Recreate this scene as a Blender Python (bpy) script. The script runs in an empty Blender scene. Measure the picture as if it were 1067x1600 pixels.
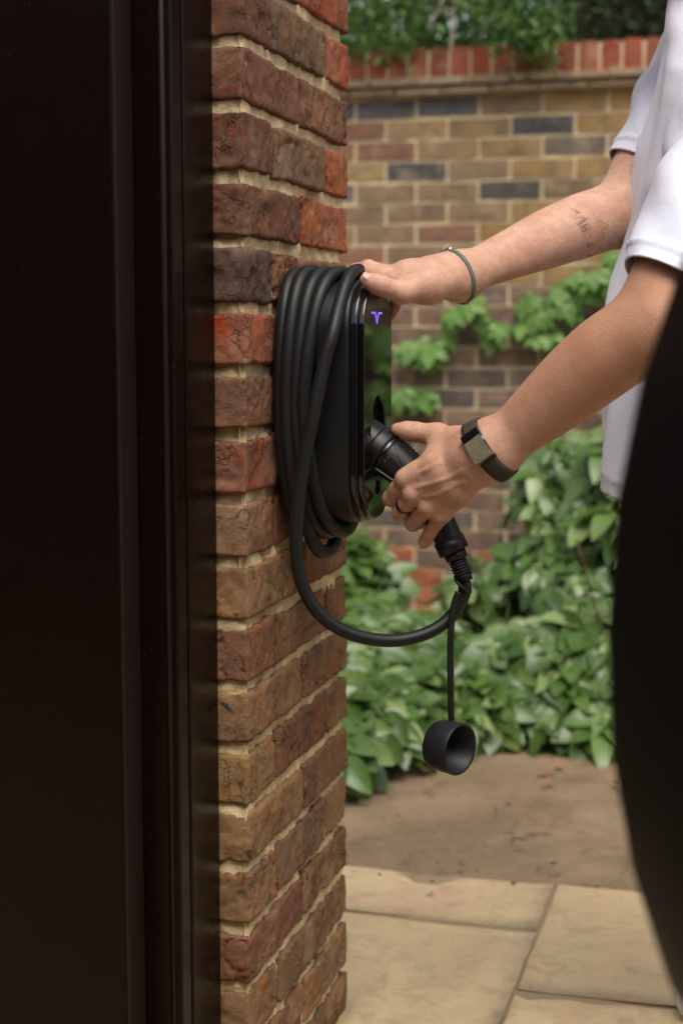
import bpy, bmesh, math, random
import numpy as np
from mathutils import Vector, Matrix
rng = np.random.default_rng(7); random.seed(7)
sc = bpy.context.scene
COL = sc.collection
# ------------------------------------------------------------------ camera, sky, sun, exposure
CAMH = 1.05; YAW = math.radians(15.7); PITCH = math.radians(6.63); FPX = 2400.0
cam = bpy.data.objects.new('camera', bpy.data.cameras.new('camera')); COL.objects.link(cam)
cam.location = (0, 0, CAMH); cam.rotation_euler = (math.pi/2 - PITCH, 0, YAW)
cam.data.sensor_fit = 'VERTICAL'; cam.data.sensor_height = 36.0; cam.data.lens = FPX/1600*36
cam.data.clip_start = 0.02; cam.data.clip_end = 500
cam.data.dof.use_dof = True; cam.data.dof.focus_distance = 1.85; cam.data.dof.aperture_fstop = 4.2
sc.camera = cam
w = bpy.data.worlds.new('World'); sc.world = w; w.use_nodes = True
nt = w.node_tree; bg = nt.nodes['Background']
sky = nt.nodes.new('ShaderNodeTexSky'); sky.sky_type = 'NISHITA'; sky.sun_disc = False
SUN_EL = math.radians(62); SUN_AZ = math.radians(150)      # azimuth clockwise from +Y
sky.sun_elevation = SUN_EL; sky.sun_rotation = SUN_AZ; sky.air_density = 1.0; sky.dust_density = 3.0; sky.ozone_density = 0.6
hsv = nt.nodes.new('ShaderNodeHueSaturation'); hsv.inputs['Saturation'].default_value = .35      # cloud veil: the sky's blue is washed out
nt.links.new(sky.outputs[0], hsv.inputs['Color']); nt.links.new(hsv.outputs[0], bg.inputs[0]); bg.inputs[1].default_value = 0.11
sl = bpy.data.lights.new('sun', 'SUN'); sl.energy = 1.4; sl.angle = math.radians(40); sl.color = (1, .92, .80)
so = bpy.data.objects.new('sun', sl); COL.objects.link(so)
sd = Vector((math.sin(SUN_AZ)*math.cos(SUN_EL), math.cos(SUN_AZ)*math.cos(SUN_EL), math.sin(SUN_EL)))
so.rotation_euler = sd.to_track_quat('Z', 'Y').to_euler(); so.location = (0, 0, 8)
vs = sc.view_settings; vs.view_transform = 'Standard'; vs.look = 'None'; vs.gamma = 1; vs.use_curve_mapping = False; vs.exposure = 1.0
sc.cycles.use_denoising = True
sc.cycles.max_bounces = 8
# ------------------------------------------------------------------ measuring helpers (pixel of the photo + a distance -> a place)
Fv = np.array([-math.sin(YAW)*math.cos(PITCH), math.cos(YAW)*math.cos(PITCH), -math.sin(PITCH)])
Rv = np.array([math.cos(YAW), math.sin(YAW), 0.]); Uv = np.cross(Rv, Fv); Cv = np.array([0, 0, CAMH])
def ray(x, y): return Fv + (x-533.5)/FPX*Rv - (y-800)/FPX*Uv
def at(x, y, Z): return Cv + Z*ray(x, y)
def onX(x, y, X): d = ray(x, y); return Cv + d*(X/d[0])
def onY(x, y, Y): d = ray(x, y); return Cv + d*(Y/d[1])
def onZ(x, y, z): d = ray(x, y); return Cv + d*((z-CAMH)/d[2])
def V3(*a): return np.array(a, float)
# ------------------------------------------------------------------ numpy noise
def _hash(ix, iy, iz, seed):
    h = (ix.astype(np.uint32)*np.uint32(374761393) + iy.astype(np.uint32)*np.uint32(668265263) + iz.astype(np.uint32)*np.uint32(2246822519) + np.uint32((seed*3266489917) & 0xffffffff))
    h = (h ^ (h >> np.uint32(13)))*np.uint32(1274126177); h = h ^ (h >> np.uint32(16))
    return (h & np.uint32(0xffffff)).astype(np.float64)/float(0xffffff)*2-1
def vnoise(p, seed=0):
    i = np.floor(p).astype(np.int64); f = p-i; f = f*f*f*(f*(f*6-15)+10); r = 0
    for a in (0, 1):
        for b in (0, 1):
            for c in (0, 1):
                wgt = (f[:, 0] if a else 1-f[:, 0])*(f[:, 1] if b else 1-f[:, 1])*(f[:, 2] if c else 1-f[:, 2])
                r = r + wgt*_hash(i[:, 0]+a, i[:, 1]+b, i[:, 2]+c, seed)
    return r
def fbm(p, seed=0, oct=4):
    r = 0; amp = 1
    for o in range(oct): r = r + amp*vnoise(p*2**o, seed+o*17); amp *= .5
    return r
# ------------------------------------------------------------------ object helpers
def tag(o, label=None, cat=None, group=None, kind=None):
    if label: o['label'] = label
    if cat: o['category'] = cat
    if group: o['group'] = group
    if kind: o['kind'] = kind
    return o
def empty(name, loc=(0, 0, 0), label=None, cat=None, group=None):
    o = bpy.data.objects.new(name, None); COL.objects.link(o); o.location = loc; o.empty_display_size = .05
    return tag(o, label, cat, group)
def link(name, me, parent=None, loc=None, rot=None):
    o = bpy.data.objects.new(name, me); COL.objects.link(o)
    if loc is not None: o.location = loc
    if rot is not None: o.rotation_euler = rot
    if parent is not None:
        o.parent = parent
        m = Matrix.Identity(4); q = parent
        chain = []
        while q is not None: chain.append(q); q = q.parent
        wm = Matrix.Identity(4)
        for q in reversed(chain): wm = wm @ q.matrix_parent_inverse @ q.matrix_basis
        o.matrix_parent_inverse = wm.inverted()
    return o
def mesh(name, verts, faces, mat=None, smooth=False):
    me = bpy.data.meshes.new(name)
    if isinstance(verts, np.ndarray): verts = verts.tolist()
    if isinstance(faces, np.ndarray): faces = faces.tolist()
    me.from_pydata(verts, [], faces); 
    if mat: me.materials.append(mat)
    if smooth: me.polygons.foreach_set('use_smooth', [True]*len(me.polygons))
    me.update(); return me
def obj(name, verts, faces, mat, parent=None, smooth=False):
    return link(name, mesh(name, verts, faces, mat, smooth), parent)
def from_bm(name, bm, mat, parent=None, smooth=False):
    me = bpy.data.meshes.new(name); bm.to_mesh(me); bm.free(); me.materials.append(mat)
    if smooth: me.polygons.foreach_set('use_smooth', [True]*len(me.polygons))
    return link(name, me, parent)
def boxvf(x0, x1, y0, y1, z0, z1):
    v = [(x0,y0,z0),(x1,y0,z0),(x1,y1,z0),(x0,y1,z0),(x0,y0,z1),(x1,y0,z1),(x1,y1,z1),(x0,y1,z1)]
    return v, [(0,3,2,1),(4,5,6,7),(0,1,5,4),(1,2,6,5),(2,3,7,6),(3,0,4,7)]
def box(name, b, mat, parent=None, bevel=0):
    v, f = boxvf(*b)
    bm = bmesh.new(); vv = [bm.verts.new(q) for q in v]; [bm.faces.new([vv[i] for i in q]) for q in f]
    if bevel: bmesh.ops.bevel(bm, geom=bm.edges[:], offset=bevel, segments=2, profile=.5, affect='EDGES')
    return from_bm(name, bm, mat, parent)
def catmull(P, n=8, closed=False):
    P = np.array(P, float); N = len(P); out = []
    rngi = range(N) if closed else range(N-1)
    for i in rngi:
        if closed: a, b, c, d = P[i-1], P[i], P[(i+1) % N], P[(i+2) % N]
        else: a, b, c, d = P[max(i-1, 0)], P[i], P[i+1], P[min(i+2, N-1)]
        for t in np.arange(n)/n:
            out.append(.5*((2*b)+(-a+c)*t+(2*a-5*b+4*c-d)*t*t+(-a+3*b-3*c+d)*t**3))
    if not closed: out.append(P[-1])
    return np.array(out)
def sweep(P, rad, seg=16, closed=False, cap=True, up=None):
    """tube; rad: scalar, per-point, or per-point (ru, rv). returns verts, faces"""
    P = np.array(P, float); N = len(P)
    rad = np.broadcast_to(np.array(rad, float).reshape(-1, 1) if np.ndim(rad) == 1 else np.array(rad, float), (N, 2) if np.ndim(rad) else (N, 1))
    if rad.shape[1] == 1: rad = np.repeat(rad, 2, 1)
    T = np.roll(P, -1, 0)-np.roll(P, 1, 0) if closed else np.gradient(P, axis=0)
    T /= np.linalg.norm(T, axis=1)[:, None]
    u = np.array(up if up is not None else (0, 0, 1.), float)
    if abs(u @ T[0]) > .95 and up is None: u = np.array([1., 0, 0])
    vs_ = []
    ang = np.arange(seg)/seg*2*np.pi
    for i in range(N):
        if up is not None: u = np.array(up, float)
        u = u - (u @ T[i])*T[i]; u /= np.linalg.norm(u); v = np.cross(T[i], u)
        vs_.append(P[i]+rad[i, 0]*np.cos(ang)[:, None]*u+rad[i, 1]*np.sin(ang)[:, None]*v)
    V = np.concatenate(vs_); Fc = []
    for i in range(N if closed else N-1):
        j = (i+1) % N
        for k in range(seg):
            l = (k+1) % seg; Fc.append((i*seg+k, i*seg+l, j*seg+l, j*seg+k))
    if cap and not closed:
        Fc.append(tuple(range(seg))[::-1]); Fc.append(tuple((N-1)*seg+k for k in range(seg)))
    return V, Fc
def tube(name, P, rad, mat, parent=None, seg=16, closed=False, up=None, cap=True):
    v, f = sweep(P, rad, seg, closed, cap, up); return obj(name, v, f, mat, parent, True)
def join(parts):
    V = []; Fc = []; o = 0
    for v, f in parts:
        v = np.asarray(v); V.append(v); Fc += [tuple(int(i)+o for i in q) for q in f]; o += len(v)
    return np.concatenate(V), Fc
# ------------------------------------------------------------------ material helpers
def mat(name, col=(.5, .5, .5), rough=.6, spec=.5, metal=0):
    m = bpy.data.materials.new(name); m.use_nodes = True; b = m.node_tree.nodes['Principled BSDF']
    b.inputs['Base Color'].default_value = (*col, 1); b.inputs['Roughness'].default_value = rough
    b.inputs['Specular IOR Level'].default_value = spec; b.inputs['Metallic'].default_value = metal
    return m
class NT:
    def __init__(s, m): s.t = m.node_tree; s.b = s.t.nodes['Principled BSDF']
    def n(s, ty, **kw):
        x = s.t.nodes.new(ty)
        for k, v in kw.items():
            if k.startswith('i_'):
                k2 = k[2:]; x.inputs[int(k2) if k2.isdigit() else k2.replace('_', ' ')].default_value = v
            else: setattr(x, k, v)
        return x
    def l(s, a, b): s.t.links.new(a, b)
    def noise(s, vec, scale, detail=4, rough=.55, dist=0):
        x = s.n('ShaderNodeTexNoise', i_Scale=scale, i_Detail=detail, i_Roughness=rough, i_Distortion=dist)
        if vec is not None: s.l(vec, x.inputs['Vector'])
        return x.outputs['Fac']
    def ramp(s, fac, a, b, ca=(0, 0, 0, 1), cb=(1, 1, 1, 1)):
        x = s.n('ShaderNodeValToRGB'); x.color_ramp.elements[0].position = a; x.color_ramp.elements[1].position = b
        x.color_ramp.elements[0].color = ca; x.color_ramp.elements[1].color = cb; s.l(fac, x.inputs[0]); return x.outputs[0]
    def mix(s, fac, a, b, mode='MIX'):
        x = s.n('ShaderNodeMix', data_type='RGBA', blend_type=mode)
        for v, i in ((fac, 0), (a, 6), (b, 7)):
            if hasattr(v, 'is_linked'): s.l(v, x.inputs[i])
            else: x.inputs[i].default_value = v if i == 0 else (*v, 1)[:4]
        return x.outputs[2]
    def math(s, op, a, b=None, c=None):
        x = s.n('ShaderNodeMath', operation=op)
        for i, v in enumerate((a, b, c)):
            if v is None: continue
            if hasattr(v, 'is_linked'): s.l(v, x.inputs[i])
            else: x.inputs[i].default_value = v
        return x.outputs[0]
    def bump(s, h, dist=.002, strength=1, prev=None):
        x = s.n('ShaderNodeBump', i_Strength=strength, i_Distance=dist); s.l(h, x.inputs['Height'])
        if prev is not None: s.l(prev, x.inputs['Normal'])
        return x.outputs[0]
    def color(s, c): s.l(c, s.b.inputs['Base Color'])
    def normal(s, c): s.l(c, s.b.inputs['Normal'])
    def rough(s, c): s.l(c, s.b.inputs['Roughness'])
    def objvec(s):
        tc = s.n('ShaderNodeTexCoord'); oi = s.n('ShaderNodeObjectInfo')
        mu = s.math('MULTIPLY', oi.outputs['Random'], 37.0)
        va = s.n('ShaderNodeVectorMath', operation='ADD'); s.l(tc.outputs['Object'], va.inputs[0]); s.l(mu, va.inputs[1])
        return va.outputs[0], oi
def brick_material(name, fine=True):
    m = mat(name, rough=.92, spec=.2); N = NT(m); vec, oi = N.objvec(); base = oi.outputs['Color']
    hs = N.n('ShaderNodeHueSaturation', i_Hue=.495, i_Saturation=.85, i_Value=.62); N.l(base, hs.inputs['Color'])
    red = N.n('ShaderNodeHueSaturation', i_Hue=.482, i_Saturation=1.25, i_Value=1.12); N.l(base, red.inputs['Color'])
    pale = N.mix(.45, base, (.42, .31, .2))
    n1 = N.noise(vec, 16, 5, .6, .6); n2 = N.noise(vec, 30, 6, .65, 1.0); n3 = N.noise(vec, 11, 3, .5)
    c = N.mix(N.ramp(n1, .42, .68), base, hs.outputs[0])
    c = N.mix(N.ramp(n2, .56, .66), c, red.outputs[0])
    c = N.mix(N.ramp(n3, .55, .72), c, pale)
    n4 = N.noise(vec, 38, 3, .5, .5); burnt = N.ramp(n4, .69, .75)
    c = N.mix(burnt, c, (.035, .036, .045))
    g = N.noise(vec, 330, 3, .7); c = N.mix(N.math('MULTIPLY', N.ramp(g, .58, .72), .55), c, (.42, .29, .18))
    g2 = N.noise(vec, 210, 4, .75); c = N.mix(N.math('MULTIPLY', N.ramp(g2, .32, .42, (1, 1, 1, 1), (0, 0, 0, 1)), .55), c, (.05, .032, .024))
    g3 = N.noise(vec, 75, 5, .7, .8); c = N.mix(N.math('MULTIPLY', N.ramp(g3, .34, .44, (1, 1, 1, 1), (0, 0, 0, 1)), .40), c, (.075, .045, .034))
    N.color(c)
    if fine:
        vo = N.n('ShaderNodeTexVoronoi', feature='DISTANCE_TO_EDGE', i_Scale=42); 
        wv = N.n('ShaderNodeVectorMath', operation='MULTIPLY_ADD'); nz = N.n('ShaderNodeTexNoise', i_Scale=45, i_Detail=4)
        N.l(vec, nz.inputs['Vector']); N.l(nz.outputs['Color'], wv.inputs[0]); wv.inputs[1].default_value = (.05,)*3; N.l(vec, wv.inputs[2]); N.l(wv.outputs[0], vo.inputs['Vector'])
        crack = N.ramp(vo.outputs['Distance'], .0, .06); mk = N.ramp(N.noise(vec, 20, 2), .48, .60)
        crk = N.math('MULTIPLY', N.math('SUBTRACT', 1.0, crack), mk)
        b1 = N.bump(N.noise(vec, 150, 8, .78), .0045, 1.0); b2 = N.bump(N.math('MULTIPLY', crk, -1.0), .003, .9, b1)
        b3 = N.bump(N.noise(vec, 620, 4, .75), .0012, 1.0, b2); N.normal(b3)
        c2 = N.mix(N.math('MULTIPLY', crk, .55), c, (.04, .028, .022)); N.color(c2)
    else:
        N.normal(N.bump(N.noise(vec, 90, 4, .7), .004, .8))
    return m
M = {}
M['brick'] = brick_material('pier_brick'); M['wallbrick'] = brick_material('wall_brick', False)
m = M['mortar'] = mat('sand_mortar', rough=.95, spec=.15); N = NT(m); tc = N.n('ShaderNodeTexCoord').outputs['Object']
N.color(N.mix(N.noise(tc, 300, 3, .7), N.mix(N.ramp(N.noise(tc, 14, 5), .35, .7), (.68, .51, .27), (.52, .39, .21)), (.74, .60, .36)))
N.normal(N.bump(N.noise(tc, 320, 4, .75), .002, .9, N.bump(N.noise(tc, 60, 4), .006, .8)))
m = M['walljoint'] = mat('wall_joint_mortar', rough=.95, spec=.15); N = NT(m); tc = N.n('ShaderNodeTexCoord').outputs['Object']
N.color(N.mix(N.ramp(N.noise(tc, 3, 5), .35, .7), (.72, .58, .36), (.60, .48, .30))); N.normal(N.bump(N.noise(tc, 120, 4), .004, .8))
# ------------------------------------------------------------------ ground and paving
m = M['soil'] = mat('trodden_earth', rough=.97, spec=.1); N = NT(m); tc = N.n('ShaderNodeTexCoord').outputs['Object']
c = N.mix(N.ramp(N.noise(tc, 4, 8, .65, .4), .35, .68), (.175, .122, .074), (.29, .208, .13))
c = N.mix(N.ramp(N.noise(tc, 22, 6, .7), .58, .72), c, (.09, .06, .04)); c = N.mix(N.ramp(N.noise(tc, 90, 4, .7), .62, .74), c, (.34, .25, .16))
N.color(c); N.normal(N.bump(N.noise(tc, 60, 6, .7), .012, .8, N.bump(N.noise(tc, 9, 5), .03, .7)))
m = M['slab'] = mat('sandstone_slab', rough=.75, spec=.3); N = NT(m); vec, oi = N.objvec()
c = N.mix(N.ramp(N.noise(vec, 2.6, 6, .6, 1.2), .38, .64), (.43, .32, .175), (.55, .415, .24))
c = N.mix(N.math('MULTIPLY', N.ramp(N.noise(vec, 1.4, 4, .6, 2.2), .5, .6), .6), c, (.50, .32, .20)); c = N.mix(N.math('MULTIPLY', N.ramp(N.noise(vec, 7, 6, .65, 1), .55, .7), .6), c, (.30, .23, .14))
c = N.mix(N.math('MULTIPLY', N.ramp(N.noise(vec, 50, 4, .7), .6, .75), .4), c, (.16, .12, .08)); c = N.mix(N.math('MULTIPLY', N.ramp(N.noise(vec, 18, 7, .72, .6), .52, .66), .45), c, (.27, .20, .12)); c = N.mix(N.math('MULTIPLY', N.ramp(N.noise(vec, 130, 3, .7), .62, .72), .5), c, (.14, .10, .065))
N.color(c); N.normal(N.bump(N.noise(vec, 3.2, 3, .5, 1.5), .03, .8, N.bump(N.noise(vec, 70, 5, .7), .004, .6)))
gx = np.concatenate([[-160, -60, -20, -8], np.linspace(-4, 5, 46), [9, 25, 70, 160]]); gy = np.concatenate([[-160, -50, -12], np.linspace(-4, 6, 51), [9, 20, 60, 160]])
G = np.array([(x, y, 0) for y in gy for x in gx], float); G[:, 2] = .018*fbm(G*V3(1.6, 1.6, 1), 3, 4)-.03
flat = (G[:, 1] < 2.9); G[flat, 2] = -.06
nx_ = len(gx); gf = [(j*nx_+i, j*nx_+i+1, (j+1)*nx_+i+1, (j+1)*nx_+i) for j in range(len(gy)-1) for i in range(nx_-1)]
tag(obj('ground', G, gf, M['soil'], None, True), kind='structure')
cr = []                                                    # loose crumbs and small stones on the earth
for k in range(320):
    x, y = random.uniform(-1.6, .7), 2.8+abs(random.gauss(0, .55)); s = random.uniform(.002, .007)*(1.6 if random.random() < .06 else 1); a = rng.normal(0, 1, (6, 3)); 
    O = np.array([(1, 0, 0), (-1, 0, 0), (0, 1, 0), (0, -1, 0), (0, 0, .7), (0, 0, -.7)], float)*s*rng.uniform(.7, 1.4, (6, 1))+np.array((x, y, -.022 if y > 2.86 else .003))
    cr.append((O, [(0, 2, 4), (2, 1, 4), (1, 3, 4), (3, 0, 4), (2, 0, 5), (1, 2, 5), (3, 1, 5), (0, 3, 5)]))
cv, cf = join(cr); tag(obj('soil_crumbs', cv, cf, M['soil'], None), 'loose crumbs of earth and grit scattered on the bare ground', 'grit', kind='stuff')
M['slabjoint'] = mat('sand_filled_joint', (.27, .20, .125), .95, .1)
pav = empty('paving', (0, 2, 0)); tag(pav, kind='structure')
box('slab_bed', (-3.0, 3.2, -2.2, 2.84, -.055, -.0035), M['slabjoint'], pav)
def slab(x0, x1, y0, y1):
    g = .0025; nx = max(3, int((x1-x0)/.04)); ny = max(3, int((y1-y0)/.04)); dz = random.uniform(-.003, .003)
    xs = np.linspace(x0+g, x1-g, nx); ys = np.linspace(y0+g, y1-g, ny)
    T = np.array([(x, y, 0) for y in ys for x in xs]); cx, cy = (x0+x1)/2, (y0+y1)/2
    T[:, 2] = .005*fbm(T*4, 11, 4)+dz
    ed = np.minimum(np.minimum(T[:, 0]-x0, x1-T[:, 0]), np.minimum(T[:, 1]-y0, y1-T[:, 1])) < .008
    T[ed, 2] -= .003; T[ed, :2] += (.0022*np.stack([fbm(T[ed]*30, 5, 2), fbm(T[ed]*30, 6, 2)], 1))
    B = T.copy(); B[:, 2] = -.03
    Fc = [(j*nx+i, j*nx+i+1, (j+1)*nx+i+1, (j+1)*nx+i) for j in range(ny-1) for i in range(nx-1)]
    ring = [i for i in range(nx)]+[j*nx+nx-1 for j in range(1, ny)]+[(ny-1)*nx+i for i in range(nx-2, -1, -1)]+[j*nx for j in range(ny-2, 0, -1)]
    o = nx*ny
    for a, b in zip(ring, ring[1:]+ring[:1]): Fc.append((a, a+o, b+o, b)[::-1])
    V = np.concatenate([T, B])-V3(cx, cy, 0)
    return link('slab', mesh('slab', V, Fc, M['slab'], True), pav, (cx, cy, 0))
rows = [(2.615, 2.85, [-2.7, -1.75, -1.25, -.375, .4, 1.3, 2.2, 3.1]), (1.99, 2.605, [-2.6, -1.9, -1.15, -.372, .45, 1.1, 2.0, 3.0]),
        (1.38, 1.98, [-2.5, -1.5, -.8, .1, .7, 1.6, 2.5, 3.1]), (.6, 1.37, [-2.7, -1.8, -1.0, -.2, .6, 1.5, 2.4, 3.0]),
        (-.2, .59, [-2.6, -1.7, -.8, .1, .9, 1.8, 2.7]), (-1.0, -.21, [-2.6, -1.4, -.6, .3, 1.2, 2.1, 3.0]), (-2.1, -1.01, [-2.6, -1.6, -.5, .6, 1.6, 2.6])]
for y0, y1, xs in rows:
    for a, b in zip(xs, xs[1:]):
        if y0 == 2.615 and a == -.375: slab(a+.003, b, 2.36, y1)           # the slab beyond the cross joint runs deeper
        elif y0 == 1.99 and a == -.372: slab(a, b, y0, 2.355)
        elif y0 == 1.99 and b == -.372: slab(a, b, y0, y1)
        else: slab(a, b, y0, y1)
# ------------------------------------------------------------------ brick shapes
def gridbox(dx, dy, dz, res):
    n = [max(2, int(round(d/res))) for d in (dx, dy, dz)]; half = V3(dx, dy, dz)/2; idx = {}; V = []; Fc = []
    def vid(i, j, k):
        key = (i, j, k)
        if key not in idx: idx[key] = len(V); V.append((i/n[0]*dx-half[0], j/n[1]*dy-half[1], k/n[2]*dz-half[2]))
        return idx[key]
    for k, flip in ((0, True), (n[2], False)):
        for i in range(n[0]):
            for j in range(n[1]):
                q = (vid(i, j, k), vid(i+1, j, k), vid(i+1, j+1, k), vid(i, j+1, k)); Fc.append(q[::-1] if flip else q)
    for j, flip in ((0, False), (n[1], True)):
        for i in range(n[0]):
            for k in range(n[2]):
                q = (vid(i, j, k), vid(i+1, j, k), vid(i+1, j, k+1), vid(i, j, k+1)); Fc.append(q[::-1] if flip else q)
    for i, flip in ((0, True), (n[0], False)):
        for j in range(n[1]):
            for k in range(n[2]):
                q = (vid(i, j, k), vid(i, j+1, k), vid(i, j+1, k+1), vid(i, j, k+1)); Fc.append(q[::-1] if flip else q)
    return np.array(V), Fc
def brick_mesh(dx, dy, dz, res, seed, mt, amp=1.0, smooth=True):
    V, Fc = gridbox(dx, dy, dz, res); half = V3(dx, dy, dz)/2; r = .0026
    P = V+V3(seed*1.37, seed*.71, seed*2.3)
    q = np.clip(V, -(half-r), half-r); d = V-q; ln = np.linalg.norm(d, axis=1)[:, None]
    nrm = np.where(ln > 1e-9, d/np.maximum(ln, 1e-9), 0); V = np.where(ln > 1e-9, q+nrm*r, V)
    big = np.stack([fbm(P*14, 1+seed, 3), fbm(P*14, 2+seed, 3), fbm(P*14, 3+seed, 3)], 1)*.0013
    md = fbm(P*55, 4+seed, 3)*.0012+fbm(P*130, 14+seed, 2)*.0011
    rid = 1-np.abs(fbm(P*V3(26, 26, 40), 5+seed, 3)); msk = np.clip(fbm(P*12, 8+seed, 2)*1.6, 0, 1)
    crease = -np.clip((rid-.86)/.14, 0, 1)**1.5*.0055*msk
    chip = -np.clip(fbm(P*30, 9+seed, 2)-.75, 0, 1)*.010
    V = V+amp*(big+nrm*(md+crease+chip)[:, None])
    return mesh('brick', V, Fc, mt, smooth)
# ------------------------------------------------------------------ brick pier
PX, PY = -.5916, 1.695; ZJ = .331+CAMH
pier = empty('brick_pier', (PX-.22, PY+.22, 0), 'brick pier of rough red and brown stock bricks carrying the charger', 'pier')
box('mortar', (PX-.433, PX-.013, PY+.013, PY+.432, -.05, ZJ+.075*10), M['mortar'], pier)
def mortar_sheet(side):
    us = np.arange(0, .426 if side else .22, .0045); zs_ = np.arange(.0, ZJ+.075*4, .0045); U_, Z_ = np.meshgrid(us, zs_); n = U_.size
    P = np.stack([np.full(n, PX-.0060), PY+.0035+U_.ravel(), Z_.ravel()], 1) if side else np.stack([PX-.0035-U_.ravel(), np.full(n, PY+.0060), Z_.ravel()], 1)
    dd = .0032*fbm(P*V3(16, 16, 30), 61, 3)+.0016*fbm(P*90, 64, 3)-.0035*np.clip(fbm(P*9, 68, 2), 0, 1)
    P[:, 0 if side else 1] += dd if side else -dd
    k = len(us); Fq = np.arange(n).reshape(len(zs_), k); Q = np.stack([Fq[:-1, :-1], Fq[:-1, 1:], Fq[1:, 1:], Fq[1:, :-1]], -1).reshape(-1, 4)
    return P, Q if side else Q[:, ::-1]
v, f = join([mortar_sheet(True), mortar_sheet(False)]); obj('pointing', v, f, M['mortar'], pier, True)
# raised mortar beads so that the joints are uneven
def bead(z, seed):
    pts = []
    for t in np.linspace(0, .44, 60): pts.append((PX-.0095, PY+.0085+t*.96, z))
    for t in np.linspace(0, .16, 24): pts.append((PX-.012-t, PY+.0095, z))
    P = np.array(pts); nn = fbm(P*30, seed, 3)
    P[:60, 0] += .0018*nn[:60]; P[60:, 1] -= .0018*nn[60:]; P[:, 2] += .002*fbm(P*22, seed+5, 2)
    a = sweep(P[:60], .0068, 8); b = sweep(P[60:], .0068, 8); return join([a, b])
PAL = {'p': (.240, .106, .062), 'r': (.400, .120, .052), 'o': (.460, .155, .062), 'b': (.300, .142, .074), 'g': (.275, .160, .085), 't': (.350, .195, .090), 'y': (.400, .235, .10), 'k': (.165, .098, .070), 's': (.300, .125, .072), 'd': (.310, .170, .083)}
# colours of the bricks one sees: (front, side bricks...) per course from the top of the picture down
CC = {0: 'pgr', 1: 'pb', 2: 'pgo', 3: 'po', 4: 'kbb', 5: 'rb', 6: 'bbb', 7: 'sb', 8: 'bsb', 9: 'tb', 10: 'btd', 11: 'td', 12: 'ybt', 13: 'td', 14: 'tgt', 15: 'pt', 16: 'tgd', 17: 'bt', 18: 'ygt', 19: 'tb', 20: 'bts', -1: 'sr', -2: 'bps', -3: 'rb'}
HB = .0605
def place_brick(cx, cy, cz, dx, dy, key, vis, seed):
    dz = HB+random.uniform(-.002, .0025); res = .0042 if vis else .03
    me = brick_mesh(dx+random.uniform(-.002, .002), dy+random.uniform(-.002, .002), dz, res, seed, M['brick'], 1.0)
    o = link('brick', me, pier, (cx+random.uniform(-.0012, .0012), cy+random.uniform(-.0012, .0012), cz+random.uniform(-.001, .001)), (random.uniform(-.006, .006), random.uniform(-.008, .008), random.uniform(-.006, .006)))
    c = np.array(PAL[key])*random.uniform(.9, 1.12); o.color = (*c, 1)
seed = 0
for c in range(-9, 19):
    zc = ZJ-.075*c+.0375
    if zc < .0: continue
    cols = CC.get(c, 'brs'); see = -2 <= c <= 17
    L, H2 = .215, .1025
    def col(i): return cols[min(i, len(cols)-1)]
    if c % 2 == 0:
        for k, (y, ky) in enumerate(((PY+H2/2, 0), (PY+.44-H2/2, 2))):
            for x, vis in ((PX-L/2, True), (PX-.44+L/2, False)):
                seed += 1; place_brick(x, y, zc, L, H2, col(ky) if vis else 'b', see and vis, seed)
        for x, vis in ((PX-H2/2, True), (PX-.44+H2/2, False)):
            seed += 1; place_brick(x, PY+.22, zc, H2, L, col(1) if vis else 'b', see and vis, seed)
    else:
        for x, vis in ((PX-H2/2, True), (PX-.44+H2/2, False)):
            for y, ky in ((PY+L/2, 0), (PY+.44-L/2, 1)):
                seed += 1; place_brick(x, y, zc, H2, L, col(ky) if vis else 'b', see and vis, seed)
        for y in (PY+H2/2, PY+.44-H2/2):
            seed += 1; place_brick(PX-.22, y, zc, L, H2, random.choice('bpr'), see and y < PY+.2, seed)
# ------------------------------------------------------------------ dark door and frame beside the pier
m = M['brownpaint'] = mat('dark_brown_gloss_paint', (.0050, .0022, .0014), .3, .13); N = NT(m); tc = N.n('ShaderNodeTexCoord').outputs['Object']
N.rough(N.math('MULTIPLY_ADD', N.noise(tc, 30, 5, .7), .16, .2)); N.normal(N.bump(N.noise(tc, 14, 3), .0012, .5))
sp = N.ramp(N.noise(tc, 900, 1), .795, .81); N.color(N.mix(sp, (.0050, .0022, .0014), (.25, .2, .16)))
M['brownedge'] = mat('worn_brown_edge_paint', (.016, .0085, .007), .4, .25)  # lighter brown than the main paint, for the door return and bead
XF = onY(341, 900, PY)[0]
fr = empty('door_frame', (XF-.1, PY-.05, 0), 'dark brown glossy door and moulded frame beside the brick pier', 'door')
ZT = 2.35
def vbar(name, x0, x1, y0, y1, mt, bev=.002, par=fr): return box(name, (x0, x1, y0, y1, .004, ZT), mt, par, bev)
y1 = PY-.095                                     # front plane of the jamb's inner step
x293 = XF; xa = onY(275, 800, y1-.002)[0]
vbar('jamb', XF-.30, XF, y1, PY-.001, M['brownpaint'], .004)
xb = onY(275, 800, y1-.034)[0]
vbar('stop_moulding', XF-.32, xb, y1-.034, y1-.0005, M['brownpaint'], .005)
xc = onY(262, 800, y1-.034)[0]
tube('bead_moulding', [(xc, y1-.034, .01), (xc, y1-.034, ZT)], .0035, M['brownedge'], fr, 10)
xd = onY(210, 800, y1-.034)[0]
x183 = onY(186, 800, y1-.088)[0]
vbar('door_leaf', x183-.9, x183, y1-.088, y1-.0345, M['brownpaint'], .0035)
vbar('edge_lipping', x183-.0025, x183+.0016, y1-.085, y1-.0385, M['brownedge'], .001)
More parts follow.
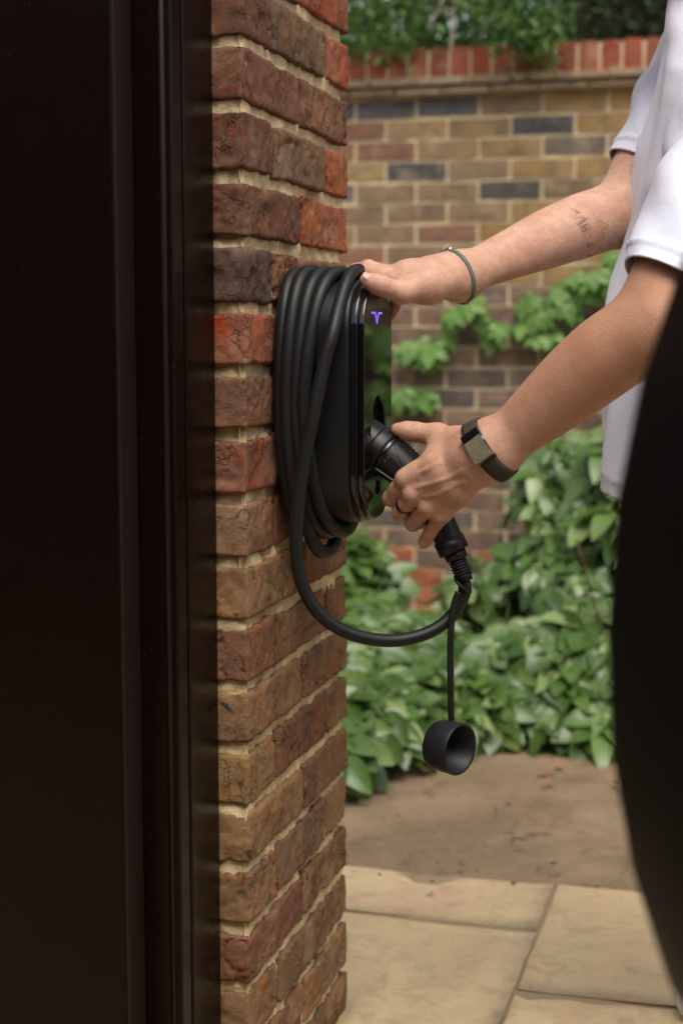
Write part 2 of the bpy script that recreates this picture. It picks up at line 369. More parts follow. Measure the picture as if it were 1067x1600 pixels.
# ------------------------------------------------------------------ garden wall at the back
WY = 5.45; ZC = 1.886
wall = empty('garden_wall', (0, WY+.11, 0), 'old yellow and purple stock brick garden wall with red coping behind the plants', 'wall')
WX0, WX1 = -2.6, 3.4
box('mortar', (WX0, WX1, WY+.0046, WY+.212, -.1, ZC-.002), M['walljoint'], wall)
wb = [brick_mesh(.215, .1025, .064, .03, 300+i, M['wallbrick'], .7, False) for i in range(5)]
wh = [brick_mesh(.1025, .1025, .064, .03, 320+i, M['wallbrick'], .7, False) for i in range(3)]
far_parts = []
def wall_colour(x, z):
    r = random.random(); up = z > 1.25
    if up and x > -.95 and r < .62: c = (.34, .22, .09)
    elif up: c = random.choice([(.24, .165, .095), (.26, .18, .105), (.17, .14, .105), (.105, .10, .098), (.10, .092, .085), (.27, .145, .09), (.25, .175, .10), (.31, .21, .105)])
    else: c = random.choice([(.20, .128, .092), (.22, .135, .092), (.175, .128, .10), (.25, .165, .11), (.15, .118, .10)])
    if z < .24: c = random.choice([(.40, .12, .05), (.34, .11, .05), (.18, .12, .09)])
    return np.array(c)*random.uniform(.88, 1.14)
i = 0; z = ZC-.0375-.004; row = 0
while z > 0:
    off = (row % 2)*.1125; x = WX0+.11+off*0
    if row % 2: lst = [(WX0+.05, 'h')]; x = WX0+.1125+.1075
    else: lst = []; x = WX0+.1075
    while x < WX1-.1: lst.append((x, 's')); x += .225
    for x, kd in lst:
        if -1.75 < x < .15:
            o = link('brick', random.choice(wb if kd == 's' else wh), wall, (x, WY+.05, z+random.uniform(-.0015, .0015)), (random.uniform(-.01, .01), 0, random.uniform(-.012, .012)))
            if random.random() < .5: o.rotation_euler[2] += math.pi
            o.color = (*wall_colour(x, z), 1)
        else:
            dx = .215 if kd == 's' else .1025
            v, f = boxvf(x-dx/2, x+dx/2, WY-.001+random.uniform(-.002, .002), WY+.1, z-.032, z+.032); far_parts.append((np.array(v), f))
    z -= .0733; row += 1
v, f = join(far_parts); o = obj('brickwork', v, f, M['wallbrick'], wall); o['kind'] = 'stuff'; o.color = (.2, .135, .09, 1)
for k, (dz0, dz1, dy) in enumerate(((0, .026, .018), (.030, .056, .034))):                       # two courses of creasing tiles
    x = WX0+k*.08
    while x < WX1-.16:
        o = box('creasing_tile', (-.082, .082, -.125-dy, .115, -.0125, .0125), M['wallbrick'], wall, .003); o.location = (x, WY+.105+.0, ZC+(dz0+dz1)/2)
        o.rotation_euler = (random.uniform(-.01, .01), random.uniform(-.012, .012), 0); o.color = (*(np.array(random.choice([(.33, .24, .14), (.28, .2, .12), (.36, .27, .16)]))), 1)
        x += .17
box('creasing_bed', (WX0, WX1, WY-.004, WY+.215, ZC-.001, ZC+.062), M['walljoint'], wall)
cbm = [brick_mesh(.065, .215, .1025, .03, 340+i, M['wallbrick'], .7, False) for i in range(4)]
x = WX0
while x < WX1:
    o = link('coping_brick', random.choice(cbm), wall, (x, WY+.105, ZC+.058+.054), (random.uniform(-.02, .02), random.uniform(-.02, .02), 0)); o.color = (*(np.array(random.choice([(.36, .095, .05), (.31, .08, .043), (.39, .115, .06), (.28, .088, .05)]))*random.uniform(.85, 1.1)), 1)
    x += .075
box('coping_bed', (WX0, WX1, WY+.006, WY+.205, ZC+.057, ZC+.154), M['walljoint'], wall)
# ------------------------------------------------------------------ wall charger
M['blackplastic'] = m = mat('satin_black_plastic', (.0055, .0055, .0058), .42, .38); N = NT(m); tc = N.n('ShaderNodeTexCoord').outputs['Object']
N.normal(N.bump(N.noise(tc, 1500, 2), .0003, .35)); N.rough(N.math('MULTIPLY_ADD', N.noise(tc, 25, 4), .12, .36))
M['glossblack'] = mat('gloss_black_trim', (.006, .006, .0065), .10, .5)
M['glass'] = mat('black_glass', (.003, .0032, .003), .035, .62)
M['chrome'] = mat('polished_metal', (.75, .75, .76), .15, .5, 1)
M['rubber'] = m = mat('black_rubber', (.0075, .0078, .008), .50, .36); N = NT(m); tc = N.n('ShaderNodeTexCoord').outputs['Object']
N.rough(N.math('MULTIPLY_ADD', N.noise(tc, 40, 5, .7), .16, .40)); N.normal(N.bump(N.noise(tc, 900, 3), .0004, .4))
M['logo'] = m = mat('lit_logo', (.2, .15, .9), .4); m.node_tree.nodes['Principled BSDF'].inputs['Emission Color'].default_value = (.20, .13, 1, 1); m.node_tree.nodes['Principled BSDF'].inputs['Emission Strength'].default_value = .6
CS, CZ = PY+.165, at(588, 631, 1.9)[2]+.002           # centre of the charger along the pier and its height
def rrect(a, b, r, n=14):
    P = []
    for cx, cz, a0 in ((a-r, b-r, 0), (-(a-r), b-r, 90), (-(a-r), -(b-r), 180), (a-r, -(b-r), 270)):
        for t in np.linspace(0, 90, n): P.append((cx+r*math.cos(math.radians(a0+t)), cz+r*math.sin(math.radians(a0+t))))
    return np.array(P)
def plate(name, outlines, n0, n1, bev, mt, parent, seg=3):
    cu = bpy.data.curves.new('tmp', 'CURVE'); cu.dimensions = '2D'; cu.fill_mode = 'BOTH'
    cu.bevel_depth = bev; cu.extrude = max((n1-n0)/2-bev, 1e-5); cu.offset = -bev; cu.bevel_resolution = seg
    for P in outlines:
        s = cu.splines.new('POLY'); s.points.add(len(P)-1); s.use_cyclic_u = True
        for q, p in zip(s.points, P): q.co = (p[0], p[1], 0, 1)
    co = bpy.data.objects.new('tmp', cu); COL.objects.link(co); dg = bpy.context.evaluated_depsgraph_get()
    me = bpy.data.meshes.new_from_object(co.evaluated_get(dg)); bpy.data.objects.remove(co)
    V = np.empty(len(me.vertices)*3); me.vertices.foreach_get('co', V); V = V.reshape(-1, 3)
    W = np.stack([PX+(n0+n1)/2+V[:, 2], CS+V[:, 0], CZ+V[:, 1]], 1); me.vertices.foreach_set('co', W.ravel())
    me.materials.clear(); me.materials.append(mt); me.name = name
    me.polygons.foreach_set('use_smooth', [True]*len(me.polygons)); me.update()
    o = link(name, me, parent); md = o.modifiers.new('n', 'EDGE_SPLIT'); md.split_angle = math.radians(40); return o
chg = empty('wall_charger', (PX, CS, CZ-.16), 'black wall-mounted car charger with a lit blue emblem on its glass face', 'charger')
plate('mounting_bracket', [rrect(.055, .125, .05)], .0, .014, .002, M['blackplastic'], chg)
plate('cable_drum', [rrect(.064, .138, .058)], .013, .078, .003, M['blackplastic'], chg)
plate('housing', [rrect(.0745, .151, .067)], .056, .0985, .004, M['blackplastic'], chg, 5)
plate('trim_ring', [rrect(.0725, .149, .066)], .0975, .1085, .0035, M['glossblack'], chg, 4)
def ell(a, b, cx, cz, n=40): return np.array([(cx+a*math.cos(t), cz+b*math.sin(t)) for t in np.linspace(0, 2*math.pi, n, endpoint=False)])
hz0 = onX(590, 668, PX+.115)[2]-CZ
hole = ell(.036, .052, .002, hz0-.012)
hz2 = onX(587, 757, PX+.115)[2]-CZ
hole2 = ell(.012, .013, .0, hz2, 24)
gl = plate('glass_panel', [rrect(.0700, .1465, .063), hole[::-1], hole2[::-1]], .1075, .1165, .0028, M['glass'], chg, 4)
# holster: a funnel behind the opening in the glass
def funnel(cx, cz, a, b, n0, n1, tap):
    R0 = ell(a*1.03, b*1.03, cx, cz); P = []
    for t, k in ((n1, 1), (n1-.004, .97), ((n0+n1)/2, .5*(1+tap)), (n0, tap)):
        E_ = ell(a*1.03*k, b*1.03*k, cx, cz); P += [(PX+t, CS+e[0], CZ+e[1]) for e in E_]
    n = len(R0); Fc = [(i*n+j, (i+1)*n+j, (i+1)*n+(j+1) % n, i*n+(j+1) % n) for i in range(3) for j in range(n)]
    Fc.append(tuple(3*n+j for j in range(n))); return np.array(P), Fc
v, f = funnel(.002, hz0-.012, .036, .052, .04, .1155, .8); hs = obj('holster', v, f, M['glossblack'], chg, True)
v, f = funnel(0, hz2, .012, .013, .098, .1155, .75); obj('lock_socket', v, f, M['chrome'], hs, True)
# lit emblem: a T of two bars and a tapering stem
def flat(name, polys, n, mt, parent, th=.0006):
    V = []; Fc = []
    for P in polys:
        o = len(V); k = len(P)
        V += [(PX+n, CS+a, CZ+b) for a, b in P]+[(PX+n+th, CS+a, CZ+b) for a, b in P]
        Fc += [tuple(range(o+k, o+2*k)), tuple(range(o, o+k))[::-1]]+[(o+i, o+(i+1) % k, o+k+(i+1) % k, o+k+i) for i in range(k)]
    return obj(name, V, Fc, mt, parent)
lz = onX(588, 489, PX+.1165)[2]-CZ; w_ = .025; ly = onX(588.5, 489, PX+.1165)[1]-CS
T_ = [[(-w_, .002), (-w_, -.0018), (-w_*.42, -.0018), (-w_*.2, -.0075), (-.004, -.0115), (-w_*.30, .0022)],
      [(w_, .002), (w_*.30, .0022), (.0035, -.003), (w_*.17, -.0075), (w_*.42, -.0018), (w_, -.0018)],
      [(-w_*.30, .0016), (-.0015, -.0135), (.0015, -.0135), (w_*.28, .0016), (w_*.20, .0006), (0, -.009), (-w_*.20, .0006)]]
T_ = [[(-w_, .0012), (-w_, -.0012), (-w_*.36, -.0012), (-w_*.26, .0012)], [(w_*.26, .0012), (w_*.36, -.0012), (w_, -.0012), (w_, .0012)],
      [(-w_*.36, -.0010), (-w_*.24, -.0010), (-.0005, -.0095), (-.0005, -.0135)], [(.0005, -.0135), (.0005, -.0095), (w_*.24, -.0010), (w_*.36, -.0010)]]
lg = flat('emblem', [[(ly+a, lz+b) for a, b in P] for P in T_], .1166, M['logo'], gl)
# ------------------------------------------------------------------ charging cable with plug
CR = .0089
cb = empty('charging_cable', (PX+.05, CS, CZ-.2), 'thick black charging cable coiled round the charger with its plug held in the hand', 'cable')
def loop(nt_, ns_, nb_, nf_, dr=0, sag=0, ds=0):
    """one turn of the coil: n at top, near side, bottom, far side"""
    P = []
    for ph in np.arange(0, 360, 7.5):
        t = math.radians(ph); ss = math.sin(t); cc = math.cos(t)      # 0 = top, 90 = near side, 180 = bottom, 270 = far
        a, b = .0755+CR+dr, .150+CR+dr*.6
        k = 2.6; q = (abs(ss)**k+abs(cc)**k)**(-1/k)
        s = -a*q*ss+ds*max(ss, 0); z = b*q*cc
        if z < 0: z -= sag*(-z/b)**2
        wt = max(cc, 0)**1.5; wn = max(ss, 0)**1.5; wb_ = max(-cc, 0)**1.5; wf = max(-ss, 0)**1.5; tot = wt+wn+wb_+wf
        n = (wt*nt_+wn*ns_+wb_*nb_+wf*nf_)/tot
        P.append((PX+n, CS+s, CZ+z))
    return P
L0 = [loop(.0125, .0115, .024, .014, -.001, 0, .013), loop(.031, .0215, .036, .032, .004, .004, .011), loop(.0495, .0325, .054, .050, .001, .006, .009), loop(.0690, .0430, .074, .068, .0, .004, .006)]
L0.append(loop(.030, .024, .050, .05, -.004, .035, .012))
for k, P in enumerate(L0):
    tube('cable_turn', catmull(P, 3, True), CR, M['rubber'], cb, 18, True)
fs = [(.088, .09), (.090, .03)]
P5 = [(PX+.060, CS+.082, CZ-.06), (PX+.075, CS+.083, CZ+.05), (PX+.0885, CS+.066, CZ+.130), (PX+.0900, CS+.020, CZ+.1605), (PX+.0885, CS-.030, CZ+.1555), (PX+.086, CS-.066, CZ+.122)]
for px, py, Y in ((520, 520, CS-.092), (505, 575, CS-.100), (490, 650, CS-.106), (474, 730, CS-.108), (465, 800, CS-.108), (463, 865, CS-.105), (475, 920, CS-.098), (503, 963, CS-.088), (550, 991, CS-.070), (610, 1001, CS-.045), (665, 990, CS-.022), (703, 965, CS-.006), (724, 930, CS)):
    P5.append(tuple(onY(px, py, Y)))
P5.append(tuple(onY(725, 908, CS)))
tube('cable_lead', catmull(P5, 8), CR*.93, M['rubber'], cb, 18)
# plug: head in the holster, bent handle
hp = [(560, 678, .029), (575, 689, .030), (590, 700, .0300), (606, 712, .0295), (622, 724, .0280), (640, 739, .0255), (655, 757, .0230), (668, 778, .0210), (680, 800, .0198), (692, 824, .0192), (703, 848, .0190), (708, 859, .0188)]
HP = np.array([onY(a, b, CS) for a, b, r in hp]); HR = np.array([r for *_, r in hp])
HPc = catmull(HP, 6); HRc = catmull(np.stack([HR]*3, 1), 6)[:, 0]
rr = np.stack([HRc*1.0, HRc*.93], 1)
pl = tube('plug_handle', HPc, rr, M['blackplastic'], cb, 40, up=(0, 1, 0))
def ring_on(i, r, w2, name, mt, par): 
    d = HPc[min(i+1, len(HPc)-1)]-HPc[i-1]; d /= np.linalg.norm(d); P = [HPc[i]-d*w2, HPc[i]-d*w2*.6, HPc[i]+d*w2*.6, HPc[i]+d*w2]
    return tube(name, P, [(r*.985, r*.93*.985), (r, r*.93), (r, r*.93), (r*.985, r*.93*.985)], mt, par, 40, up=(0, 1, 0))
ring_on(17, HRc[17]+.0012, .0035, 'collar', M['glossblack'], pl)
ring_on(13, HRc[13]+.0022, .009, 'head_sleeve', M['blackplastic'], pl)
# panel lines of the moulded grip: thin ridges following the surface on the side that faces the lens
def surf(i, ang, lift=.0004):
    i = float(i); a = int(i); fr_ = i-a; b = min(a+1, len(HPc)-1)
    p = HPc[a]*(1-fr_)+HPc[b]*fr_; r = HRc[a]*(1-fr_)+HRc[b]*fr_; t = HPc[b]-HPc[max(a-1, 0)]; t /= np.linalg.norm(t)
    u = V3(0, 1, 0); u = u-(u@t)*t; u /= np.linalg.norm(u); v = np.cross(t, u)
    return p+(r+lift)*math.cos(ang)*u+(r*.93+lift)*math.sin(ang)*v
def strip(name, pts, r, mt): return tube(name, [surf(i, math.radians(a)) for i, a in pts], r, mt, pl, 6)
M['ridgelight'] = mat('pale_grip_line', (.22, .22, .23), .3, .5); M['ridge'] = mat('grip_edge_plastic', (.03, .03, .032), .25, .5)
sgn = 1
test = surf(20, math.radians(90)); upang = 90 if test[2] > HPc[20][2] else -90
def A(deg): return 180 - (deg if upang > 0 else -deg)      # 0 = toward lens, + = up
strip('grip_seam', [(k, A(18-(k-19)*1.0)) for k in np.linspace(19, 34, 16)], .0007, M['ridge'])
strip('grip_seam', [(k, A(48-(k-19)*4.2)) for k in np.linspace(19, 29, 12)], .0006, M['ridge'])
strip('grip_ridge', [(k, A(-38-(k-18)*.2)) for k in np.linspace(16, 32, 14)], .0009, M['ridgelight'])  # pale colour stands in for the highlight along the ridge edge
strip('grip_ridge', [(k, A(-45-(k-18)*.2)) for k in np.linspace(16, 32, 14)], .0009, M['ridge'])
strip('plug_emblem', [(19.2, A(6)), (20.4, A(12)), (20.6, A(4)), (19.9, A(1))], .0006, M['ridge'])
strip('plug_emblem', [(19.2, A(-4)), (21.0, A(-3))], .0006, M['ridge'])
for k in np.linspace(20, 30, 8):
    strip('thumb_rib', [(k, A(62)), (k, A(75)), (k, A(88)), (k, A(104))], .0010, M['blackplastic'])
# end cap, strain relief
def seg_tube(name, a, b, r0, r1, mt, par, n=3): return tube(name, [np.array(a)*(1-t)+np.array(b)*t for t in np.linspace(0, 1, n)], list(np.linspace(r0, r1, n)), mt, par, 32)
e0 = onY(705, 853, CS); e1 = onY(709.5, 862, CS); e2 = onY(714, 874, CS); e3 = onY(727, 908, CS)
seg_tube('end_collar', onY(700, 842, CS), e1, .0196, .0196, M['blackplastic'], pl)
seg_tube('neck_ring', e1, e2, .0145, .0135, M['rubber'], pl)
dirv = e3-e2
sr = seg_tube('strain_relief', e2, e3, .0102, .0098, M['rubber'], pl)
for k in range(6):
    a = e2+dirv*(.06+k*.13); tube('relief_rib', [a, a+dirv*.02, a+dirv*.07, a+dirv*.09], [.0104, .0122, .0120, .0104], M['rubber'], sr, 24)
# dust cap on its tether
cp = link('dust_cap', mesh('dust_cap', *[[], []]), cb); bpy.data.objects.remove(cp)
c0 = at(690, 1164, 1.90); ax = (Rv*.72-Fv*.62-Uv*.10); ax /= np.linalg.norm(ax)
prof = [(0, .001), (0, .022), (.003, .0285), (.010, .0315), (.034, .0325), (.036, .0315), (.034, .0290), (.008, .0275), (.006, .001)]
u_ = np.cross(ax, V3(0, 0, 1)); u_ /= np.linalg.norm(u_); v_ = np.cross(ax, u_)
Vc = []; n_ = 36
for d, r in prof:
    for k in range(n_): t = 2*math.pi*k/n_; Vc.append(c0-ax*.012+ax*d*1.15+r*(math.cos(t)*u_+math.sin(t)*v_))
Fc = [(i*n_+k, i*n_+(k+1) % n_, (i+1)*n_+(k+1) % n_, (i+1)*n_+k) for i in range(len(prof)-1) for k in range(n_)]
M['capplastic'] = mat('soft_black_cap_plastic', (.007, .0078, .010), .5, .35)
cap_ = obj('dust_cap', np.array(Vc), Fc, M['capplastic'], cb, True)
st = [onY(716, 925, CS-.012), onY(709, 945, CS-.014), onY(705, 975, CS-.016), onY(703.5, 1020, CS-.015), onY(704, 1080, CS-.012), onY(705, 1125, CS-.010), onY(708, 1150, CS-.008)]
tube('tether', catmull(st, 6), [(.0042, .0030)]*(len(st)*6-5), M['rubber'], cap_, 12)
rc_ = onY(723, 914, CS); rd = onY(727, 900, CS)-onY(717, 928, CS); rd /= np.linalg.norm(rd); ra = np.cross(rd, V3(0, 1, 0)); ra /= np.linalg.norm(ra); rb = np.cross(rd, ra)
tl = math.radians(24); rd2 = rd*math.sin(tl)
tube('tether_ring', [rc_+(.0125)*(math.cos(t)*(ra*math.cos(tl)+rd2)+math.sin(t)*rb) for t in np.linspace(0, 2*math.pi, 28, endpoint=False)], .0022, M['rubber'], cap_, 10, True)
# ------------------------------------------------------------------ person: implicit surfaces meshed on a grid
import openvdb as vdb
def rcone(p, a, b, ra, rb):
    ab = b-a; t = np.clip(((p-a)@ab)/max(ab@ab, 1e-12), 0, 1); d = p-(a+t[:, None]*ab)
    return np.sqrt((d*d).sum(1))-(ra+(rb-ra)*t)
def smin(a, b, k):
    h = np.clip(k-np.abs(a-b), 0, None)/k; return np.minimum(a, b)-h*h*k*.25
def mesh_sdf(fn, lo, hi, h, prims=None):
    """fn(points)->distance. Evaluates 8^3 blocks near the surface only."""
    lo = np.array(lo); nb = np.ceil((np.array(hi)-lo)/(8*h)).astype(int)
    g = np.stack(np.meshgrid(*[np.arange(n) for n in nb], indexing='ij'), -1).reshape(-1, 3)
    cen = lo+(g+.5)*8*h-.5*h
    d = np.concatenate([fn(cen[i:i+40000]) for i in range(0, len(cen), 40000)])
    act = np.abs(d) < 8*h*1.15
    arr = np.empty((nb[0], 8, nb[1], 8, nb[2], 8), np.float32)
    arr[:] = np.clip(d, -.02, .02).reshape(nb[0], 1, nb[1], 1, nb[2], 1)
    loc = np.stack(np.meshgrid(*[np.arange(8)]*3, indexing='ij'), -1).reshape(-1, 3)
    ai = g[act]
    # spatial sorting so that each batch is compact
    key = (ai//4)@np.array([10000, 100, 1]); order = np.argsort(key, kind='stable'); ai = ai[order]; ks = key[order]
    starts = np.concatenate([[0], np.nonzero(np.diff(ks))[0]+1, [len(ai)]])
    for s, e in zip(starts[:-1], starts[1:]):
        bl = ai[s:e]; pts = (lo+(bl[:, None, :]*8+loc[None])*h).reshape(-1, 3)
        v = fn(pts).reshape(-1, 8, 8, 8)
        arr[bl[:, 0], :, bl[:, 1], :, bl[:, 2], :] = v
    A_ = np.ascontiguousarray(arr.reshape(nb[0]*8, nb[1]*8, nb[2]*8))
    gr = vdb.FloatGrid(background=.05); gr.copyFromArray(A_)
    V, Q = gr.convertToQuads(isovalue=0.0)
    return lo+V.astype(float)*h, Q[:, ::-1]
class Group:
    """chain of round cones blended together, culled per batch"""
    def __init__(s, items, limbs=()): s.it = items; s.limbs = limbs
    def __call__(s, p):
        c = p.mean(0); rad = np.sqrt(((p-c)**2).sum(1).max()); d = np.full(len(p), 1.)
        one = c[None]
        for a, b, ra, rb, k in s.it:
            if rcone(one, a, b, ra, rb)[0] > rad+.06: continue
            d = smin(d, rcone(p, a, b, ra, rb), k)
        for L_ in s.limbs: d = smin(d, L_(p), L_.k)
        return d
# ---- joints
S1 = at(1160, 165, 1.87); E1 = at(1032, 512, 1.735); W1 = at(768, 704, 1.83)
S2 = at(1105, 70, 2.22); E2 = at(982, 330, 2.11); W2 = at(715, 431, 1.965)
def zh(px, py): d = ray(px, py); return CS/d[1]
def hp_(px, py, off): return at(px, py, zh(px, py)+off)
def perp(a, b, ref=Fv):
    d = b-a; d = d/np.linalg.norm(d); n = np.cross(d, ref); n /= np.linalg.norm(n); return d, n
near = []; far = []
class Limb:
    """one smooth tapering limb with an elliptical section"""
    def __init__(s, a, b, prof, n, flat, k): s.a, s.b, s.n, s.k = a, b, n, k; s.pr = np.array(prof, float); s.flat = flat
    def __call__(s, p):
        ab = s.b-s.a; t = np.clip(((p-s.a)@ab)/(ab@ab), 0, 1); c = s.pr
        tt_ = np.linspace(0, 1, 41); r_ = np.interp(tt_, c[:, 0], c[:, 1]); h_ = np.interp(tt_, c[:, 0], c[:, 2])
        for _ in range(6): r_[1:-1] = (r_[:-2]+2*r_[1:-1]+r_[2:])/4; h_[1:-1] = (h_[:-2]+2*h_[1:-1]+h_[2:])/4
        r = np.interp(t, tt_, r_); rel = p-(s.a+t[:, None]*ab)-np.interp(t, tt_, h_)[:, None]*s.n
        u = rel@s.n; e = 1+s.flat*(1-t)**1.6; q = np.sqrt(np.maximum((rel*rel).sum(1)-u*u, 0)+(u/e)**2); return q-r
d1, n1 = perp(W1, E1)
if n1[2] < 0: n1 = -n1
d2, n2 = perp(W2, E2)
if n2[2] < 0: n2 = -n2
LN = [Limb(W1, E1, [(0, .0225, 0), (.1, .0228, .0005), (.3, .0315, .004), (.5, .0395, .008), (.72, .0455, .011), (.88, .0455, .008), (1, .041, .002)], n1, .34, .02),
      Limb(E1, S1, [(0, .041, 0), (.12, .044, .0), (.35, .050, 0), (.7, .050, 0), (1, .046, 0)], n1, 0, .03)]
near.append((E1+(S1-E1)*.14-Rv*.014, E1+(S1-E1)*.5-Rv*.020, .026, .036, .035))   # biceps
near.append((E1-d1*.07+n1*.020-Fv*.006, E1+(S1-E1)*.12+n1*.012-Rv*.010, .022, .024, .035))   # brachioradialis over the elbow
LF = [Limb(W2, E2, [(0, .0205, 0), (.1, .0208, 0), (.3, .0275, .002), (.5, .0355, .004), (.74, .0425, .004), (.9, .043, .002), (1, .042, 0)], n2, .30, .02),
      Limb(E2, S2, [(0, .042, 0), (.25, .044, 0), (.5, .047, 0), (1, .044, 0)], n2, 0, .03)]
far.append((E2+(S2-E2)*.1, E2+(S2-E2)*.3, .042, .045, .03))
# ---- near (gripping) hand
def chain(pts, k): return [(a[0], b[0], a[1], b[1], k) for a, b in zip(pts, pts[1:])]
mcp = {'i': hp_(633, 748, -.0405), 'm': hp_(645, 772, -.0430), 'r': hp_(668, 792, -.0390), 'p': hp_(689, 805, -.0300)}
car = {'i': W1+(hp_(700, 700, -.052)-W1)*.5, 'm': W1+(hp_(705, 725, -.058)-W1)*.45, 'r': W1+(hp_(715, 745, -.052)-W1)*.45, 'p': W1+(hp_(735, 755, -.046)-W1)*.5}
pal = []
for q, r in (('i', .0125), ('m', .0125), ('r', .0118), ('p', .0108)):
    mid = (car[q]+mcp[q])/2-Fv*.004
    pal += [(car[q], mid, .0165, .0135, .014), (mid, mcp[q], .0135, r-.0012, .012)]
pal += [(W1, car['i'], .0225, .0185, .02), (W1, car['p'], .0225, .0175, .02), (W1, car['m'], .023, .019, .02), (W1, car['r'], .023, .019, .02)]
mid_i = (car['i']+mcp['i'])/2; mid_p = (car['p']+mcp['p'])/2
pal += [(mid_i+Fv*.006, mid_p+Fv*.006, .013, .012, .014), (mcp['i']+Fv*.004+(car['i']-mcp['i'])*.15, mcp['p']+Fv*.004+(car['p']-mcp['p'])*.15, .0098, .0092, .012)]
tcm, tmc, tip_, tt = hp_(718, 694, -.026), hp_(684, 680, -.012), hp_(650, 675, -.006), hp_(621, 671, -.006)
pal += [(W1+n1*.012, tcm, .020, .0175, .018), (tcm, tmc, .0170, .0128, .014), (tcm, mcp['i']+(car['i']-mcp['i'])*.25+Fv*.006, .0150, .0095, .018), (tmc, (mcp['i']+car['i'])*.5+Fv*.008, .0095, .0115, .016)]
fingers = [chain([(tmc, .0122), ((tmc+tip_)/2, .0112), (tip_, .0116), ((tip_+tt)/2, .0108), (tt, .0082)], .006)]
F_ = {'i': [(610, 779, -.011), (622, 776, .020), (640, 765, .034)], 'm': [(625, 801, -.012), (640, 797, .018), (658, 785, .032)], 'r': [(645, 818, -.012), (658, 815, .016), (676, 803, .030)], 'p': [(672, 832, -.016), (663, 846, -.006), (662, 850, -.002)]}
rad_ = {'i': (.0108, .0102, .0088, .0076), 'm': (.0108, .0104, .009, .0078), 'r': (.0102, .0098, .0086, .0074), 'p': (.0092, .0085, .0074, .0066)}
knuck = []
pip_n = {}
for q in 'imrp':
    pts = [(mcp[q], rad_[q][0])]; a = mcp[q]; J = [hp_(*t) for t in F_[q]]
    pts += [((a+J[0])/2, rad_[q][0]*.93), (J[0], rad_[q][1]), (J[1], rad_[q][2]), (J[2], rad_[q][3])]
    fingers.append(chain(pts, .004)); knuck += [mcp[q], J[0]]; pip_n[q] = J[0]
knuck += [tip_, tmc]
tend = []
for q in 'imrp':                                            # knuckle bumps, extensor tendons
    tend.append((mcp[q]-Fv*.0045, mcp[q]-Fv*.0040, .0085, .0085, .006))
    tend.append((mcp[q]-Fv*.0075, (car[q]*.55+mcp[q]*.45)-Fv*.0125, .0030, .0022, .007))
veins = [[(650, 762), (668, 757), (688, 751), (706, 744), (724, 735)], [(664, 776), (684, 772), (698, 765), (712, 757), (730, 752)], [(654, 748), (657, 739), (668, 733), (690, 722)], [(735, 745), (742, 752), (752, 752)]]
hand1 = Group(near+pal, LN)
def proj_on(fn, px, py, z0, z1):                             # first hit of a sight line with the surface
    zs = np.linspace(z0, z1, 260); P = Cv+zs[:, None]*ray(px, py); d = fn(P); i = np.argmax(d < 0); return P[i] if d[i] < 0 else None
vein_items = []
for vn_ in veins:
    pts = [proj_on(Group(near+pal+tend, LN), a, b, 1.70, 2.0) for a, b in vn_]; pts = [q for q in pts if q is not None]
    if len(pts) > 1:
        pts = catmull(pts, 4)
        for a, b in zip(pts, pts[1:]): vein_items.append((a+Fv*.0006, b+Fv*.0006, .0017, .0017, .0028))
fg1 = [Group(f) for f in fingers]; ge1 = Group(tend); gv1 = Group(vein_items)
def near_fn(p):
    d = hand1(p); d = smin(d, ge1(p), .006)
    ff = np.full(len(p), 1.)
    for f in fg1: ff = smin(ff, f(p), .0012)
    d = smin(d, ff, .0075)
    return smin(d, gv1(p), .0028)
# ---- far hand resting on top of the charger
w2 = W2
fm = {'i': at(598, 433, 1.905), 'm': at(606, 429, 1.928), 'r': at(616, 433, 1.952), 'p': at(630, 441, 1.972)}
fc_ = {'i': at(672, 430, 1.925), 'm': at(674, 425, 1.945), 'r': at(678, 427, 1.962), 'p': at(684, 434, 1.978)}
pal2 = []
for q in 'imrp':
    pal2 += [(w2, fc_[q], .0205, .0165, .018), (fc_[q], (fc_[q]+fm[q])/2+Uv*.002, .0160, .0130, .014), ((fc_[q]+fm[q])/2+Uv*.002, fm[q], .0130, .0105, .012)]
pal2 += [((fc_['i']+fm['i'])/2, (fc_['p']+fm['p'])/2, .0125, .0115, .014), (fm['i'], fm['p'], .0085, .008, .012)]
tc2, tm2, ti2, tt2 = at(668, 447, 1.895), at(626, 457, 1.875), at(597, 447, 1.862), at(572, 437, 1.858)
pal2 += [(w2-n2*.006, tc2, .0200, .0185, .018), (tc2, tm2, .0180, .0130, .014), (tc2, (fm['i']+fc_['i'])/2, .0160, .0120, .018), (tm2, (fm['i']+fc_['i'])/2-Uv*.003, .0085, .0110, .014), (at(650, 455, 1.925), at(640, 456, 1.955), .012, .011, .015)]
fing2 = [chain([(tm2, .0124), ((tm2+ti2)/2, .0110), (ti2, .0116), ((ti2+tt2)/2, .0108), (tt2, .0078)], .006)]
F2 = {'i': [at(572, 425, 1.918), at(554, 426, 1.925), at(545, 429, 1.928)], 'm': [at(575, 419, 1.94), at(556, 423, 1.95), at(546, 430, 1.955)], 'r': [at(590, 424, 1.972), at(588, 445, 1.985), at(592, 462, 1.99)], 'p': [at(620, 460, 1.985), at(616, 478, 1.992), at(610, 494, 1.992)]}
for q in 'imrp':
    J = F2[q]; r = rad_[q]; fing2.append(chain([(fm[q], r[0]), ((fm[q]+J[0])/2, r[0]*.93), (J[0], r[1]), (J[1], r[2]), (J[2], r[3])], .004))
knuck += [ti2, tm2]+[fm[q] for q in 'imr']
